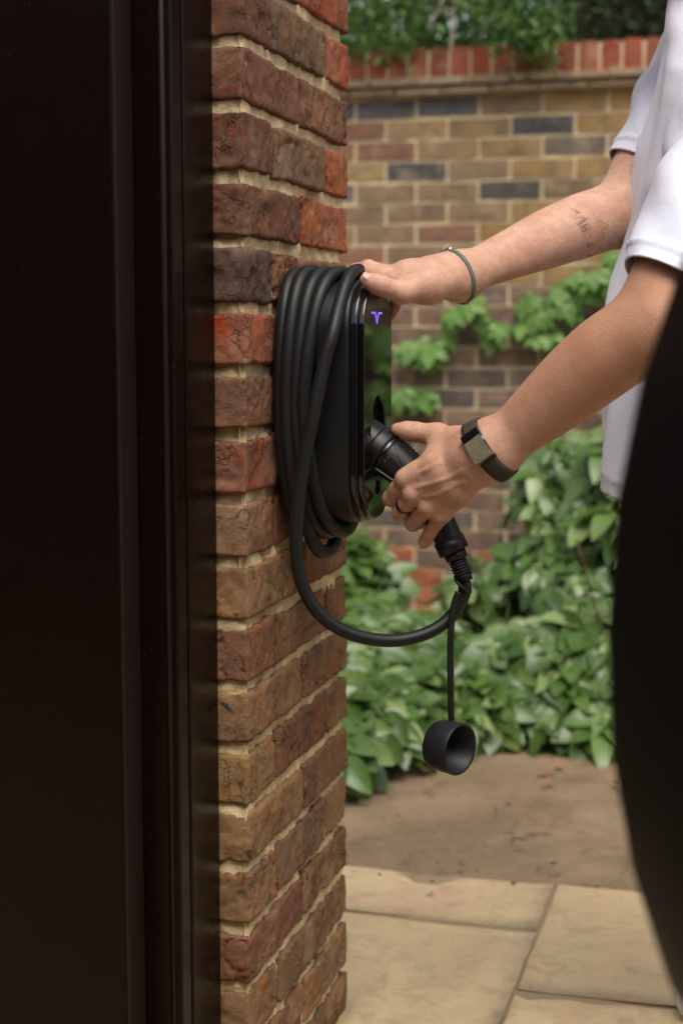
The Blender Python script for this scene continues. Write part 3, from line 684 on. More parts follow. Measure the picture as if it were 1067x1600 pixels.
# thumb creases are small grooves across the joint
hand2 = Group(far+pal2, LF); fg2 = [Group(f) for f in fing2]
def far_fn(p):
    d = hand2(p); ff = np.full(len(p), 1.)
    for f in fg2: ff = smin(ff, f(p), .0012)
    return smin(d, ff, .0045)
KN = np.array(knuck)
def wrinkle(fn, J, ax_dir, n=3, sp=.0026):
    """groove planes across a joint"""
    ax_dir = ax_dir/np.linalg.norm(ax_dir)
    def g(p):
        d = fn(p); t = (p-J)@ax_dir; r = np.sqrt(((p-J)**2).sum(1)); wgt = np.clip(1-r/.017, 0, 1)
        return d+wgt*.0010*(np.cos(t/sp*2*np.pi)*.5+.5)**3
    return g
nf = near_fn
for q in 'imrp': nf = wrinkle(nf, pip_n[q], pip_n[q]-mcp[q])
nf = wrinkle(nf, tip_, tt-tip_)
ff2 = wrinkle(far_fn, ti2, tt2-ti2, 3, .0030)
def bounds(items, m=.02):
    P = np.array([q for it in items for q in (it[0], it[1])]); r = max(max(it[2], it[3]) for it in items); return P.min(0)-r*.9-m, P.max(0)+r*.9+m
lo, hi = bounds(near+pal+[(E1, S1, .05, .05, 0)]+sum(fingers, []), .012); Va, Qa = mesh_sdf(nf, lo, hi, .0019)
lo, hi = bounds(far+pal2+[(E2, S2, .05, .05, 0)]+sum(fing2, []), .012); Vb, Qb = mesh_sdf(ff2, lo, hi, .0021)
# ---- torso, head, legs (mostly outside the picture or under the clothes)
SC = (S1+S2)/2; 
hem_c = onY(1085, 735, 2.10)
neck0 = SC+V3(.03, 0, .05); head_c = SC+V3(-.03, 0, .23)
hipc = V3(.02, 2.10, .90)
bd_ = [(S1, SC+V3(.05, 0, -.02), .035, .05, .04), (S2, SC+V3(.05, 0, -.02), .035, .05, .04), (SC-V3(-.06, 0, .06), hipc+V3(.03, 0, .12), .075, .085, .06), (SC-V3(-.06, .08, .06), hipc+V3(.03, -.06, .1), .07, .08, .06), (SC-V3(-.06, -.08, .06), hipc+V3(.03, .06, .1), .07, .08, .06), (SC, neck0+V3(-.02, 0, .07), .07, .055, .03), (neck0, head_c-V3(0, 0, .05), .055, .058, .02),
       (head_c+V3(.015, 0, .035), head_c+V3(-.01, 0, .02), .092, .088, .03), (head_c+V3(-.03, 0, -.03), head_c+V3(-.055, 0, -.085), .068, .040, .04), (head_c+V3(-.088, 0, .01), head_c+V3(-.112, 0, -.022), .010, .014, .012),
       (head_c+V3(.0, -.083, .0), head_c+V3(.005, -.086, -.03), .014, .009, .008), (head_c+V3(.0, .083, .0), head_c+V3(.005, .086, -.03), .014, .009, .008), (head_c+V3(-.082, -.028, -.062), head_c+V3(-.082, .028, -.062), .010, .010, .012)]
gb = Group(bd_)
lo, hi = bounds(bd_, .03); Vt, Qt = mesh_sdf(gb, lo, hi, .008)
allV, allF = join([(Va, Qa.tolist()), (Vb, Qb.tolist()), (Vt, Qt.tolist())])
m = M['skin'] = mat('skin', (.5, .28, .2), .48, .4); N = NT(m); tc = N.n('ShaderNodeTexCoord').outputs['Object']
at_ = N.n('ShaderNodeAttribute', attribute_name='flush'); tn = N.n('ShaderNodeAttribute', attribute_name='tan')
c = N.mix(N.ramp(N.noise(tc, 45, 5, .6), .35, .68), (.61, .37, .265), (.50, .27, .18))
c = N.mix(N.math('MULTIPLY', tn.outputs['Fac'], .9), c, (.36, .17, .085))
c = N.mix(N.math('MULTIPLY', at_.outputs['Fac'], .55), c, (.50, .17, .11))
c = N.mix(N.math('MULTIPLY', N.ramp(N.noise(tc, 150, 3, .6), .52, .68), .30), c, (.33, .15, .10))
c = N.mix(N.math('MULTIPLY', N.ramp(N.noise(tc, 260, 3, .7), .60, .70), .35), c, (.30, .135, .08)); c = N.mix(N.math('MULTIPLY', N.ramp(N.noise(tc, 18, 4, .6), .5, .66), .30), c, (.50, .21, .145))
N.color(c); N.b.inputs['Subsurface Weight'].default_value = .18; N.b.inputs['Subsurface Radius'].default_value = (1, .35, .18); N.b.inputs['Subsurface Scale'].default_value = .006
vo = N.n('ShaderNodeTexVoronoi', i_Scale=900); N.l(tc, vo.inputs['Vector'])
N.normal(N.bump(vo.outputs['Distance'], .0007, .6, N.bump(N.noise(tc, 240, 5, .7), .0012, .55)))
N.rough(N.math('MULTIPLY_ADD', N.noise(tc, 90, 4), .2, .38))
pers = empty('person', (hipc[0], hipc[1], 0), 'person in a white t-shirt with one hand on the charger and one gripping the plug', 'person')
body = obj('body', allV, allF, M['skin'], pers, True)
def set_attr(me, name, val): a = me.attributes.new(name, 'FLOAT', 'POINT'); a.data.foreach_set('value', np.ascontiguousarray(val, dtype=np.float32))
dk = np.min(np.linalg.norm(allV[:, None, :]-KN[None], axis=2), axis=1); set_attr(body.data, 'flush', np.clip(1-dk/.016, 0, 1)**1.5)
tanv = np.zeros(len(allV)); tanv[:len(Va)] = .25+.6*np.clip(((Va-W1)@d1)/.16, 0, 1); tanv[len(Va):len(Va)+len(Vb)] = .03; set_attr(body.data, 'tan', tanv)
# fingernail of the resting thumb
nl = []; nd = tt2-ti2; nd /= np.linalg.norm(nd); nu = Uv*.62-Fv*.78; nu -= (nu@nd)*nd; nu /= np.linalg.norm(nu); nw = np.cross(nd, nu)
M['nail'] = mat('fingernail', (.58, .33, .25), .35, .5)
base_n = tt2*.92+ti2*.08; Vn = []; Fn = []
for i, a in enumerate(np.linspace(-.0075, .0075, 8)):
    for j, b in enumerate(np.linspace(-1, 1, 8)):
        wv = .0058*math.sqrt(max(0, 1-abs(a/.0078)**4)); q = base_n+nd*(a+.001)+nw*b*wv
        Vn.append(q+nu*(.0088+.0002*1-.0024*(b*wv/.0058)**2-.0012*max(0, a/.0075)))
Fn = [(i*8+j, i*8+j+1, (i+1)*8+j+1, (i+1)*8+j) for i in range(7) for j in range(7)]
obj('fingernail', Vn, Fn, M['nail'], pers, True)
# ---- t-shirt
m = M['shirt'] = mat('white_cotton', (.68, .69, .80), .9, .15); N = NT(m); tc = N.n('ShaderNodeTexCoord').outputs['Object']
wv_ = N.n('ShaderNodeTexWave', i_Scale=420, i_Distortion=1.5); N.l(tc, wv_.inputs['Vector']); wv_.bands_direction = 'DIAGONAL'
N.normal(N.bump(wv_.outputs['Fac'], .0005, .35, N.bump(N.noise(tc, 500, 3), .0006, .4, N.bump(N.noise(tc, 14, 3, .5, .2), .010, .35)))); N.b.inputs['Sheen Weight'].default_value = .15
N.b.inputs['Subsurface Weight'].default_value = .0
ZS = [(1.62, onY(1052, 20, 2.10)[0]), (at(1030, 90, 2.1)[2], onY(1030, 75, 2.10)[0]), (at(1000, 200, 2.1)[2], onY(1008, 180, 2.10)[0]), (at(985, 320, 2.1)[2], onY(984, 320, 2.10)[0]), (at(975, 430, 2.1)[2], onY(970, 430, 2.10)[0]), (at(962, 520, 2.1)[2], onY(958, 530, 2.10)[0]), (at(940, 640, 2.1)[2], onY(942, 630, 2.10)[0]), (at(932, 720, 2.1)[2], onY(932, 715, 2.10)[0]), (.7, onY(925, 800, 2.10)[0])]
ZS.sort(); zz = np.array([a for a, b in ZS]); xx = np.array([b for a, b in ZS])
tors = lambda z: np.interp(z, zz, xx)
shz = SC[2]
SLP = (S2[2]-S1[2])/(S2[1]-S1[1]); YC = SC[1]
def torso_fn(p):
    z0 = p[:, 2]; up_ = np.clip((z0-1.05)/.25, 0, 1); z = z0-(p[:, 1]-YC)*SLP*up_
    fx = tors(z0); bx = .20; a = (bx-fx)/2; cx = (bx+fx)/2; yc = np.interp(z0, [.85, 1.4], [2.11, YC])
    bw = np.interp(z, [.75, 1.1, 1.3, shz-.03, shz+.03, shz+.07, shz+.10], [.185, .185, .19, .185, .155, .10, .05]); a2 = a*np.interp(z, [1.2, shz-.02, shz+.08], [1, .92, .6])
    cx = fx+a2
    ang = np.arctan2((p[:, 1]-yc)/bw, (p[:, 0]-cx)/a2)
    q = np.sqrt(((p[:, 0]-cx)/a2)**2+((p[:, 1]-yc)/bw)**2); d = (q-1)*np.minimum(a2, bw)
    dn = np.clip((1.46-z0)/.45, 0, 1)
    w1 = np.sin(ang*7.5+z0*6+1.4*np.sin(z0*6)+.8); w2 = np.sin(ang*15-z0*9+.7+np.sin(z0*13))
    d = d+dn*.015*np.sign(w1)*np.abs(w1)**1.3+.007*dn*w2+.004*np.sin(ang*5+z0*30)*np.clip(1-np.abs(z0-1.25)/.15, 0, 1)
    return d+.002*fbm(p*20, 77, 2)
def sleeve_fn(S, E, sg):
    ax_ = E-S; dd = ax_/np.linalg.norm(ax_); e1 = np.cross(dd, Fv); e1 /= np.linalg.norm(e1); e2 = np.cross(dd, e1)
    def fn(p):
        t = (p-S)@dd; r = np.interp(t, [-.05, .05, .12, .2, .3], [.062, .068, .066, .066, .066] if sg == 0 else [.058, .062, .058, .058, .058])
        rel = p-S-t[:, None]*dd; tcl = np.clip(t, 0, .36); dist = np.sqrt(((p-(S+tcl[:, None]*dd))**2).sum(1))-r
        an = np.arctan2(rel@e1, rel@e2); wt = np.clip((t+.02)/.08, 0, 1)
        f1 = np.sin(an*2+t*38+sg*2+1.2*np.sin(t*24+an))
        return dist+wt*(.0075*np.sign(f1)*np.abs(f1)**1.4*np.clip((.21-t)/.08, .15, 1)+.0022*np.sin(an*5-t*52))+.0015*fbm(p*24, 79, 2)
    return fn
hemA = at(986, 428, 1.80); hemB = at(1048, 462, 1.78)        # near sleeve opening as seen
def hem_plane(S, E, a, b):
    u = np.array(b)-np.array(a); n = np.cross(u, Fv); n /= np.linalg.norm(n)
    if n@(E-S) < 0: n = -n
    n = n*.8+((E-S)/np.linalg.norm(E-S))*.2; return n/np.linalg.norm(n)
HN1 = hem_plane(S1, E1, hemA, hemB); HC1 = (hemA+hemB)/2
hA2 = at(974, 247, 2.13); hB2 = at(1003, 272, 2.13); HN2 = hem_plane(S2, E2, hA2, hB2); HC2 = (hA2+hB2)/2
bm = bmesh.new()
def add_cloth(fn, lo, hi, h, cuts):
    V_, Q_ = mesh_sdf(fn, lo, hi, h); b2 = bmesh.new(); bv = [b2.verts.new(v) for v in V_]
    for q in Q_: b2.faces.new([bv[i] for i in q])
    for co, no in cuts: bmesh.ops.bisect_plane(b2, geom=b2.verts[:]+b2.edges[:]+b2.faces[:], plane_co=Vector(co), plane_no=Vector(no), clear_outer=True)
    bmesh.ops.smooth_vert(b2, verts=[v for v in b2.verts if not v.is_boundary], factor=.5, use_axis_x=True, use_axis_y=True, use_axis_z=True)
    me_ = bpy.data.meshes.new('tmp'); b2.to_mesh(me_); b2.free(); bm.from_mesh(me_); bpy.data.meshes.remove(me_)
hm0 = onY(930, 706, 2.10); hm1 = onY(972, 742, 2.00)
add_cloth(torso_fn, V3(xx.min()-.06, 1.84, .80), V3(.26, 2.42, shz+.16), .005, [(hm0, V3(-.30, .32, -1)), (SC+V3(0, 0, .135), V3(-.2, -SLP, 1))])
for S, E, hc_, hn_, sg in ((S1, E1, HC1, HN1, 0), (S2, E2, HC2, HN2, 1)):
    l_, h_ = np.minimum(S, E)-.10, np.maximum(S, E)+.10; add_cloth(sleeve_fn(S, E, sg), l_, h_, .0042, [(hc_, hn_)])
# hem bands: a doubled, slightly proud strip along each opening
bset = [np.array(v.co) for v in bm.verts if v.is_boundary]
bm.normal_update(); BV = np.array(bset)
for v in bm.verts:
    c = np.array(v.co)
    if c[2] > shz+.02: continue
    dmin = np.sqrt(((BV-c)**2).sum(1).min())
    if .018 < dmin < .023: v.co -= v.normal*.0016
    elif dmin <= .018: v.co += v.normal*.0012
ts = from_bm('t_shirt', bm, M['shirt'], pers, True)
sm = ts.modifiers.new('thick', 'SOLIDIFY'); sm.thickness = .0022; sm.offset = 0
# ---- trousers, shoes, hair
M['denim'] = mat('dark_trousers', (.03, .035, .05), .9, .2); M['shoe'] = mat('white_canvas', (.75, .75, .8), .7, .3); M['hair'] = mat('brown_hair', (.05, .03, .018), .6, .3)
ft1 = onZ(1118, 1600, .0)+V3(.10, 0, 0); ft1[2] = 0; ft2 = V3(.10, 2.30, 0)
tr = [(hipc+V3(.03, -.065, -.05), hipc+V3(.03, .065, -.05), .098, .098, .05)]
for ft, sg in ((ft1, -1), (ft2, 1)):
    hj = hipc+V3(.03, sg*.075, -.07); kn = (hj+ft)/2+V3(-.03, 0, .03); an_ = ft+V3(.05, 0, .10)
    tr += [(hj, kn, .088, .066, .04), (kn, an_+V3(0, 0, .10), .066, .052, .03)]
gt = Group(tr); lo, hi = bounds(tr, .03); v, q = mesh_sdf(gt, lo, hi, .010); obj('trousers', v, q, M['denim'], pers, True)
for ft in (ft1, ft2):
    sh = [(ft+V3(.06, 0, .05), ft+V3(.05, 0, .20), .042, .040, .02), (ft+V3(.07, 0, .042), ft+V3(-.09, 0, .036), .042, .036, .03), (ft+V3(-.09, 0, .034), ft+V3(-.13, 0, .032), .038, .030, .02)]
    g_ = Group(sh); fn = lambda p, g_=g_: np.maximum(g_(p), .004-p[:, 2]); lo, hi = bounds(sh, .02); v, q = mesh_sdf(fn, lo, hi, .006); obj('shoe', v, q, M['shoe'], pers, True)
hr = Group([(head_c+V3(.02, 0, .045), head_c+V3(.0, 0, .05), .099, .096, .03), (head_c+V3(.05, 0, .0), head_c+V3(.06, 0, -.04), .075, .05, .03)])
hfn = lambda p: np.maximum(hr(p)+.004*fbm(p*40, 3, 2), -( (p[:, 0]-head_c[0])*.8+(p[:, 2]-head_c[2]-.055)*1.0+.055))
v, q = mesh_sdf(hfn, head_c-.16, head_c+.17, .007); obj('hair', v, q, M['hair'], pers, True)
M['eye'] = mat('eye', (.6, .6, .58), .2, .5)
for sg in (-1, 1):
    e_ = head_c+V3(-.078, sg*.032, .012); v, f = sweep([e_+V3(t*.010, 0, 0) for t in np.linspace(-1, 1, 9)], [.011*math.sqrt(max(1-t*t, .001)) for t in np.linspace(-1, 1, 9)], 12); obj('eye', v, f, M['eye'], pers, True)
# ---- things worn
M['cord'] = m = mat('grey_green_cord', (.13, .16, .145), .7, .3)
M['bandfab'] = m = mat('woven_band', (.045, .038, .022), .75, .3); N = NT(m); tc = N.n('ShaderNodeTexCoord').outputs['Object']
wv_ = N.n('ShaderNodeTexWave', i_Scale=300); N.l(tc, wv_.inputs['Vector']); N.normal(N.bump(wv_.outputs['Fac'], .0008, .5)); N.color(N.mix(wv_.outputs['Fac'], (.030, .025, .015), (.065, .055, .032)))
M['knit'] = m = mat('knit_sensor_cover', (.2, .18, .12), .8, .3); N = NT(m); tc = N.n('ShaderNodeTexCoord').outputs['Object']
vo = N.n('ShaderNodeTexVoronoi', i_Scale=900); N.l(tc, vo.inputs['Vector']); cc_ = N.noise(tc, 1100, 2)
N.color(N.mix(N.ramp(cc_, .38, .62), (.075, .065, .038), (.24, .21, .13))); N.normal(N.bump(vo.outputs['Distance'], .001, .8))
M['bronze'] = mat('bronze_edge', (.30, .27, .20), .3, .5, 1)
from mathutils.bvhtree import BVHTree
tree = BVHTree.FromPolygons([Vector(v) for v in allV], [list(map(int, q)) for q in allF])
def wrap(center, axis, hint, off, n=56, tilt=0, tdir=None):
    """closed line round a limb, lying on the skin"""
    ax_ = axis/np.linalg.norm(axis); u = hint-(hint@ax_)*ax_; u /= np.linalg.norm(u); v = np.cross(ax_, u); out = []
    for t in np.linspace(0, 2*math.pi, n, endpoint=False):
        d = math.cos(t)*u+math.sin(t)*v; o_ = center+ax_*tilt*(d@tdir if tdir is not None else 0)
        hit = tree.ray_cast(Vector(o_+d*.07), Vector(-d), .07); r = (.07-hit[3]) if hit[0] else .028
        out.append((o_, d, r))
    rr_ = np.array([q[2] for q in out]); 
    for _ in range(3): rr_ = (np.roll(rr_, 1)+2*rr_+np.roll(rr_, -1))/4
    return [o_+d*(r+off) for (o_, d, _), r in zip(out, rr_)]
bc = at(766, 703, 1.83); lines = []
for a in np.linspace(-.0108, .0108, 5): lines.append(wrap(bc+d1*a, d1, -Fv, .0006))
outer = [[p+(p-(bc+d1*a))/np.linalg.norm(p-(bc+d1*a))*.0019 for p in ln] for a, ln in zip(np.linspace(-.0108, .0108, 5), lines)]
rings = lines+outer[::-1]; n_ = len(lines[0]); V = np.array([q for r in rings for q in r]); k_ = len(rings)
Fb = [(i*n_+j, i*n_+(j+1) % n_, ((i+1) % k_)*n_+(j+1) % n_, ((i+1) % k_)*n_+j) for i in range(k_) for j in range(n_)]
band = obj('fitness_band', V, Fb, M['bandfab'], pers, True)
# sensor pod on the back of the wrist, facing the lens and slightly up
pn = -Fv*.93+n1*.36; pn -= (pn@d1)*d1; pn /= np.linalg.norm(pn); pw = np.cross(d1, pn); pw /= np.linalg.norm(pw)
if pw@n1 < 0: pw = -pw
hit = tree.ray_cast(Vector(bc+pn*.07), Vector(-pn), .07); pc = np.array(hit[0]) if hit[0] else bc+pn*.025
def pod(name, aw, al, h0, h1, mt, par, cl=0, bev=.002, bow=.0):
    bm = bmesh.new(); nseg = 9; vs0 = []
    for sd_ in (0, 1):
        for i in range(nseg):
            y = -al+2*al*i/(nseg-1)
            for x in (-aw, aw):
                hgt = (h0 if sd_ == 0 else h1)-bow*(y/max(.021, al))**2
                vs0.append(bm.verts.new(pc+d1*x+pw*(y+cl)+pn*hgt))
    def id_(s_, i, x): return vs0[s_*nseg*2+i*2+x]
    for i in range(nseg-1):
        bm.faces.new([id_(1, i, 0), id_(1, i, 1), id_(1, i+1, 1), id_(1, i+1, 0)]); bm.faces.new([id_(0, i, 0), id_(0, i+1, 0), id_(0, i+1, 1), id_(0, i, 1)])
        for x in (0, 1): bm.faces.new([id_(0, i, x), id_(1, i, x), id_(1, i+1, x), id_(0, i+1, x)])
    for i in (0, nseg-1): bm.faces.new([id_(0, i, 0), id_(0, i, 1), id_(1, i, 1), id_(1, i, 0)])
    bmesh.ops.recalc_face_normals(bm, faces=bm.faces[:]); return from_bm(name, bm, mt, par)
pod('sensor_body', .0130, .0200, -.004, .0056, M['bronze'], band, 0, bow=.004)
pod('sensor_cover', .0122, .0150, .002, .0064, M['knit'], band, -.0052, bow=.003)
pod('clasp_window', .0122, .0042, .002, .0062, M['glossblack'], band, .0148, bow=.001)
pod('clasp_bar', .0010, .0200, .0, .0066, M['chrome'], band, .0, bow=.004).location = tuple(d1*.0127)
# bracelet
bw_ = wrap(at(709, 430, 1.965), d2, -Fv, .0009, 56, .0, n2); cbk = np.mean(bw_, 0)
tube('bracelet', bw_, .0017, M['cord'], pers, 10, True)
bw2 = [p+d2*.0028 for p in bw_]; br2 = tube('bracelet_strand', bw2, .0014, M['cord'], pers, 10, True)
top_i = int(np.argmax([p@Uv-.2*(p@Fv) for p in bw_])); bot_i = int(np.argmin([p@Uv+.25*(p@Fv) for p in bw_]))
for i_ in (top_i, bot_i):
    p = (bw_[i_]+bw2[i_])/2; tg = bw_[(i_+1) % 56]-bw_[i_-1]; tg /= np.linalg.norm(tg)
    tube('bead', [p-tg*.005, p-tg*.0035, p+tg*.0035, p+tg*.005], [.0024, .0034, .0034, .0024], M['chrome'], br2, 14)
# finger ring
ra_ = mcp['m']*.38+pip_n['m']*.62; rd_ = pip_n['m']-mcp['m']
rl = [wrap(ra_+rd_/np.linalg.norm(rd_)*a, rd_, -Fv, o_, 32) for a, o_ in ((-.0028, .0), (-.0024, .0014), (.0024, .0014), (.0028, .0))]
rl = []
for a, o_ in ((-.0028, -.0004), (-.0022, .0011), (.0022, .0011), (.0028, -.0004)):
    ax_ = rd_/np.linalg.norm(rd_); u = -Fv-((-Fv)@ax_)*ax_; u /= np.linalg.norm(u); v = np.cross(ax_, u)
    rl.append([ra_+ax_*a+(.0104+o_)*(math.cos(t)*u+math.sin(t)*v) for t in np.linspace(0, 2*math.pi, 32, endpoint=False)])
V = np.array([q for r in rl for q in r]); Fr = [(i*32+j, i*32+(j+1) % 32, (i+1)*32+(j+1) % 32, (i+1)*32+j) for i in range(3) for j in range(32)]
M['ringm'] = mat('dark_steel_ring', (.10, .105, .11), .25, .5, 1); obj('finger_ring', V, Fr, M['ringm'], pers, True)
# tattoos: ink lines lying on the forearm skin
M['ink'] = mat('tattoo_ink', (.12, .085, .07), .55, .3)
def ink(pts, wpx=1.0):
    out = []
    for a, b in pts:
        d = ray(a, b); hit = tree.ray_cast(Vector(Cv+d*1.95), Vector(d).normalized(), .6)
        if hit[0]: out.append(np.array(hit[0])+np.array(hit[1])*.0001)
    return sweep(out, .00042*wpx, 5) if len(out) > 1 else None
def z5(x, y): return (840+x*160/1067, 280+y*160/1067)
strokes = [([(575, 345), (590, 385), (620, 425), (665, 450), (705, 465), (728, 490), (722, 515), (705, 518)], .8), ([(705, 518), (690, 500), (675, 500), (665, 530), (670, 580), (685, 620), (690, 650)], .8),
           ([(440, 500), (515, 465), (540, 515), (465, 552), (440, 500)], 1.6), ([(465, 510), (500, 490), (512, 515), (480, 530), (465, 510)], 1.2), ([(485, 512), (495, 508)], 1.6),
           ([(345, 320), (400, 285), (445, 345), (385, 380), (345, 320)], 1.0), ([(375, 330), (415, 335)], 1.6), ([(390, 350), (430, 350)], 1.6), ([(400, 310), (410, 345)], 1.0),
           ([(365, 410), (485, 400), (380, 470), (500, 400), (405, 485), (520, 405), (430, 480)], .8), ([(520, 660), (575, 680), (560, 740), (520, 700), (520, 660)], 1.4), ([(510, 715), (545, 690), (575, 690)], 1.2), ([(540, 735), (530, 770)], .9),
           ([(515, 790), (575, 790), (560, 835), (512, 870), (515, 790)], 2.0), ([(520, 800), (560, 800), (550, 830), (520, 850)], 2.6), ([(525, 815), (550, 812)], 3), ([(480, 580), (495, 600), (485, 615)], .9), ([(530, 575), (545, 600)], .9), ([(500, 565), (520, 560)], .8), ([(505, 620), (512, 632)], .9), ([(520, 620), (545, 612)], .8)]
tp = [ink([z5(*q) for q in (catmull([(a, b, 0) for a, b in s], 5)[:, :2] if len(s) > 4 and wd < 1 else s)], wd) for s, wd in strokes]
tp = [t for t in tp if t]
if tp: v, f = join(tp); obj('tattoo', v, f, M['ink'], pers)
# arm hair
M['armhair'] = mat('arm_hair', (.06, .032, .018), .6, .3)
hv = []; hf = []
nrmV = np.zeros_like(allV); 
def hairs(V, Q, W, d, n, tmin, tmax, flow):
    idx = rng.integers(0, len(Q), n*6); cnt = 0
    for qi in idx:
        q = Q[qi]; a, b, c, e = V[q[0]], V[q[1]], V[q[2]], V[q[3]]; p = (a+b+c+e)/4; t = (p-W)@d
        if not (tmin < t < tmax): continue
        nr = np.cross(c-a, e-b); nr /= (np.linalg.norm(nr)+1e-12); fl = flow+rng.normal(0, .35, 3); fl -= (fl@nr)*nr; fl /= np.linalg.norm(fl)
        L_ = rng.uniform(.008, .020); p1 = p+fl*L_*.5+nr*L_*.28; p2 = p+fl*L_+nr*L_*.38; s_ = np.cross(fl, nr)*.00022
        o = len(hv); hv.extend([p-s_, p+s_, p1+s_*.7, p1-s_*.7, p2]); hf.extend([(o, o+1, o+2, o+3), (o+3, o+2, o+4)]); cnt += 1
        if cnt >= n: break
sgnV = 1
hairs(Va, Qa, W1, d1, 4200, -.035, .24, -d1+n1*.5); hairs(Vb, Qb, W2, d2, 3200, .0, .26, -d2+n2*.4)
o = obj('arm_hair', np.array(hv), hf, M['armhair'], pers); o['kind'] = 'stuff'
# ------------------------------------------------------------------ black car close to the lens on the right
M['carpaint'] = m = mat('black_car_paint', (.003, .003, .0033), .5, .04)
M['carglass'] = mat('dark_car_glass', (.006, .007, .008), .05, .5); M['tyre'] = mat('tyre_rubber', (.02, .02, .02), .85, .3); M['alloy'] = mat('grey_alloy', (.25, .25, .26), .35, .5, 1); M['tail'] = mat('red_lamp_lens', (.25, .01, .01), .12, .5)
Fh = V3(-math.sin(YAW), math.cos(YAW), 0)
cy = math.radians(0); cd = Fh*math.cos(cy)-Rv*math.sin(cy); cl = Rv*math.cos(cy)+Fh*math.sin(cy)      # car's length axis and its lateral axis
c_or = Rv*(.1455)+Fh*.93; c_or[2] = 0
car_ = empty('parked_car', tuple(c_or+cl*.9-cd*2.1), 'black car body close beside the lens at the right edge of the picture', 'car')
def car_sec(l):                       # l: distance back from the end; returns inset of the flank and height scale
    t = min(l/.55, 1); return .9*(1-(1-(1-t)**2.6)**(1/2.6)) if t < 1 else 0
nu_, nv_ = 40, 64; V = []
ls = np.concatenate([np.linspace(0, .12, 14), np.linspace(.2, 3.9, 22), 4.1-np.linspace(.12, 0, 12)])
for l in ls:
    e = min(l, 4.1-l); k = (1-max(0, 1-e/.12)**2)**.5; k = .70+.30*k
    for j in range(nv_):
        t = 2*math.pi*j/nv_; cx = -math.cos(t); cz = math.sin(t); up = cz > 0
        a = .90; b = .635 if up else .60
        x = a*(abs(cx)**(.92))*np.sign(cx); z = b*(abs(cz)**(.92))*np.sign(cz)
        if z < -.42: z = -.42
        V.append(c_or+cl*(.90+x*(.75+.25*k))-cd*l+V3(0, 0, .885+z*(.5+.5*k)))
Fc = [(i*nv_+j, i*nv_+(j+1) % nv_, (i+1)*nv_+(j+1) % nv_, (i+1)*nv_+j) for i in range(len(ls)-1) for j in range(nv_)]
Fc += [tuple(range(nv_))[::-1], tuple((len(ls)-1)*nv_+j for j in range(nv_))]
obj('car_body', np.array(V), Fc, M['carpaint'], car_, True)
def patch(name, l0, l1, t0, t1, mt, lift=.004):
    P = []; nn = 12
    for l in np.linspace(l0, l1, nn):
        for t in np.linspace(t0, t1, nn):
            cx = -math.cos(t); cz = math.sin(t); b = .635 if cz > 0 else .60; x = .9*abs(cx)**.92*np.sign(cx); z = b*abs(cz)**.92*np.sign(cz)
            P.append(c_or+cl*(.90+x)-cd*l+V3(0, 0, .885+z)+(cl*cx+V3(0, 0, cz))*lift)
    return obj(name, np.array(P), [(i*nn+j, i*nn+j+1, (i+1)*nn+j+1, (i+1)*nn+j) for i in range(nn-1) for j in range(nn-1)], mt, car_, True)
patch('side_window', 1.35, 2.1, .45, .95, M['carglass']); patch('side_window', 2.16, 2.95, .45, .95, M['carglass'])
for l in (1.05, 3.1):
    for sd_ in (.06, 1.55):
        c = c_or+cl*sd_-cd*l+V3(0, 0, .335)
        wh_ = tube('wheel', [c, c+cl*.02, c+cl*.19, c+cl*.21], [.30, .33, .33, .30], M['tyre'], car_, 36)
        tube('rim', [c-cl*.004, c+cl*.01], [.20, .22], M['alloy'], wh_, 24)
for sd_ in (.34, 1.46):
    e_ = c_or+cl*sd_+V3(0, 0, .90); t_ = np.linspace(-1, 1, 11)
    tube('tail_lamp', [e_+cl*q*.14 for q in t_], [(.045*math.sqrt(max(1-q**4, .002)), .03*math.sqrt(max(1-q**4, .002))) for q in t_], M['tail'], car_, 16, up=(0, 0, 1))
e_ = c_or+cl*.9+V3(0, 0, 1.08); t_ = np.linspace(-1, 1, 13)
tube('end_window', [e_+cl*q*.52 for q in t_], [(.12*math.sqrt(max(1-q**6, .002)), .012) for q in t_], M['carglass'], car_, 20, up=(0, 0, 1))
# ------------------------------------------------------------------ leaves
def leaf_mat(name, c0, c1, c2, rough=.45, trans=.25):
    m = mat(name, c0, rough, .45); N = NT(m); ge = N.n('ShaderNodeNewGeometry'); oi = N.n('ShaderNodeObjectInfo')
    r = N.math('FRACT', N.math('ADD', N.math('MULTIPLY', ge.outputs['Random Per Island'], 1.0), N.math('MULTIPLY', oi.outputs['Random'], 3.7)))
    c = N.mix(N.ramp(r, .0, .6), c0, c1); c = N.mix(N.ramp(r, .72, .98), c, c2); tc = N.n('ShaderNodeTexCoord').outputs['Object']
    c = N.mix(N.math('MULTIPLY', N.noise(tc, 60, 3), .5), c, tuple(x*.6 for x in c0)); N.color(c)
    N.b.inputs['Roughness'].default_value = rough
    tr = N.n('ShaderNodeBsdfTranslucent'); N.l(c, tr.inputs[0]); mx = N.n('ShaderNodeMixShader'); mx.inputs[0].default_value = trans
    out = [x for x in m.node_tree.nodes if x.type == 'OUTPUT_MATERIAL'][0]; N.l(N.b.outputs[0], mx.inputs[1]); N.l(tr.outputs[0], mx.inputs[2]); N.l(mx.outputs[0], out.inputs[0]); return m
M['creeper'] = leaf_mat('creeper_leaf', (.11, .22, .04), (.16, .31, .06), (.25, .40, .09), .42)
M['shrubleaf'] = leaf_mat('shrub_leaf', (.042, .092, .016), (.108, .200, .040), (.31, .40, .15), .30)
M['stem'] = mat('brown_stem', (.10, .065, .04), .85, .2); M['palestem'] = mat('pale_dry_twig', (.42, .34, .27), .8, .2)
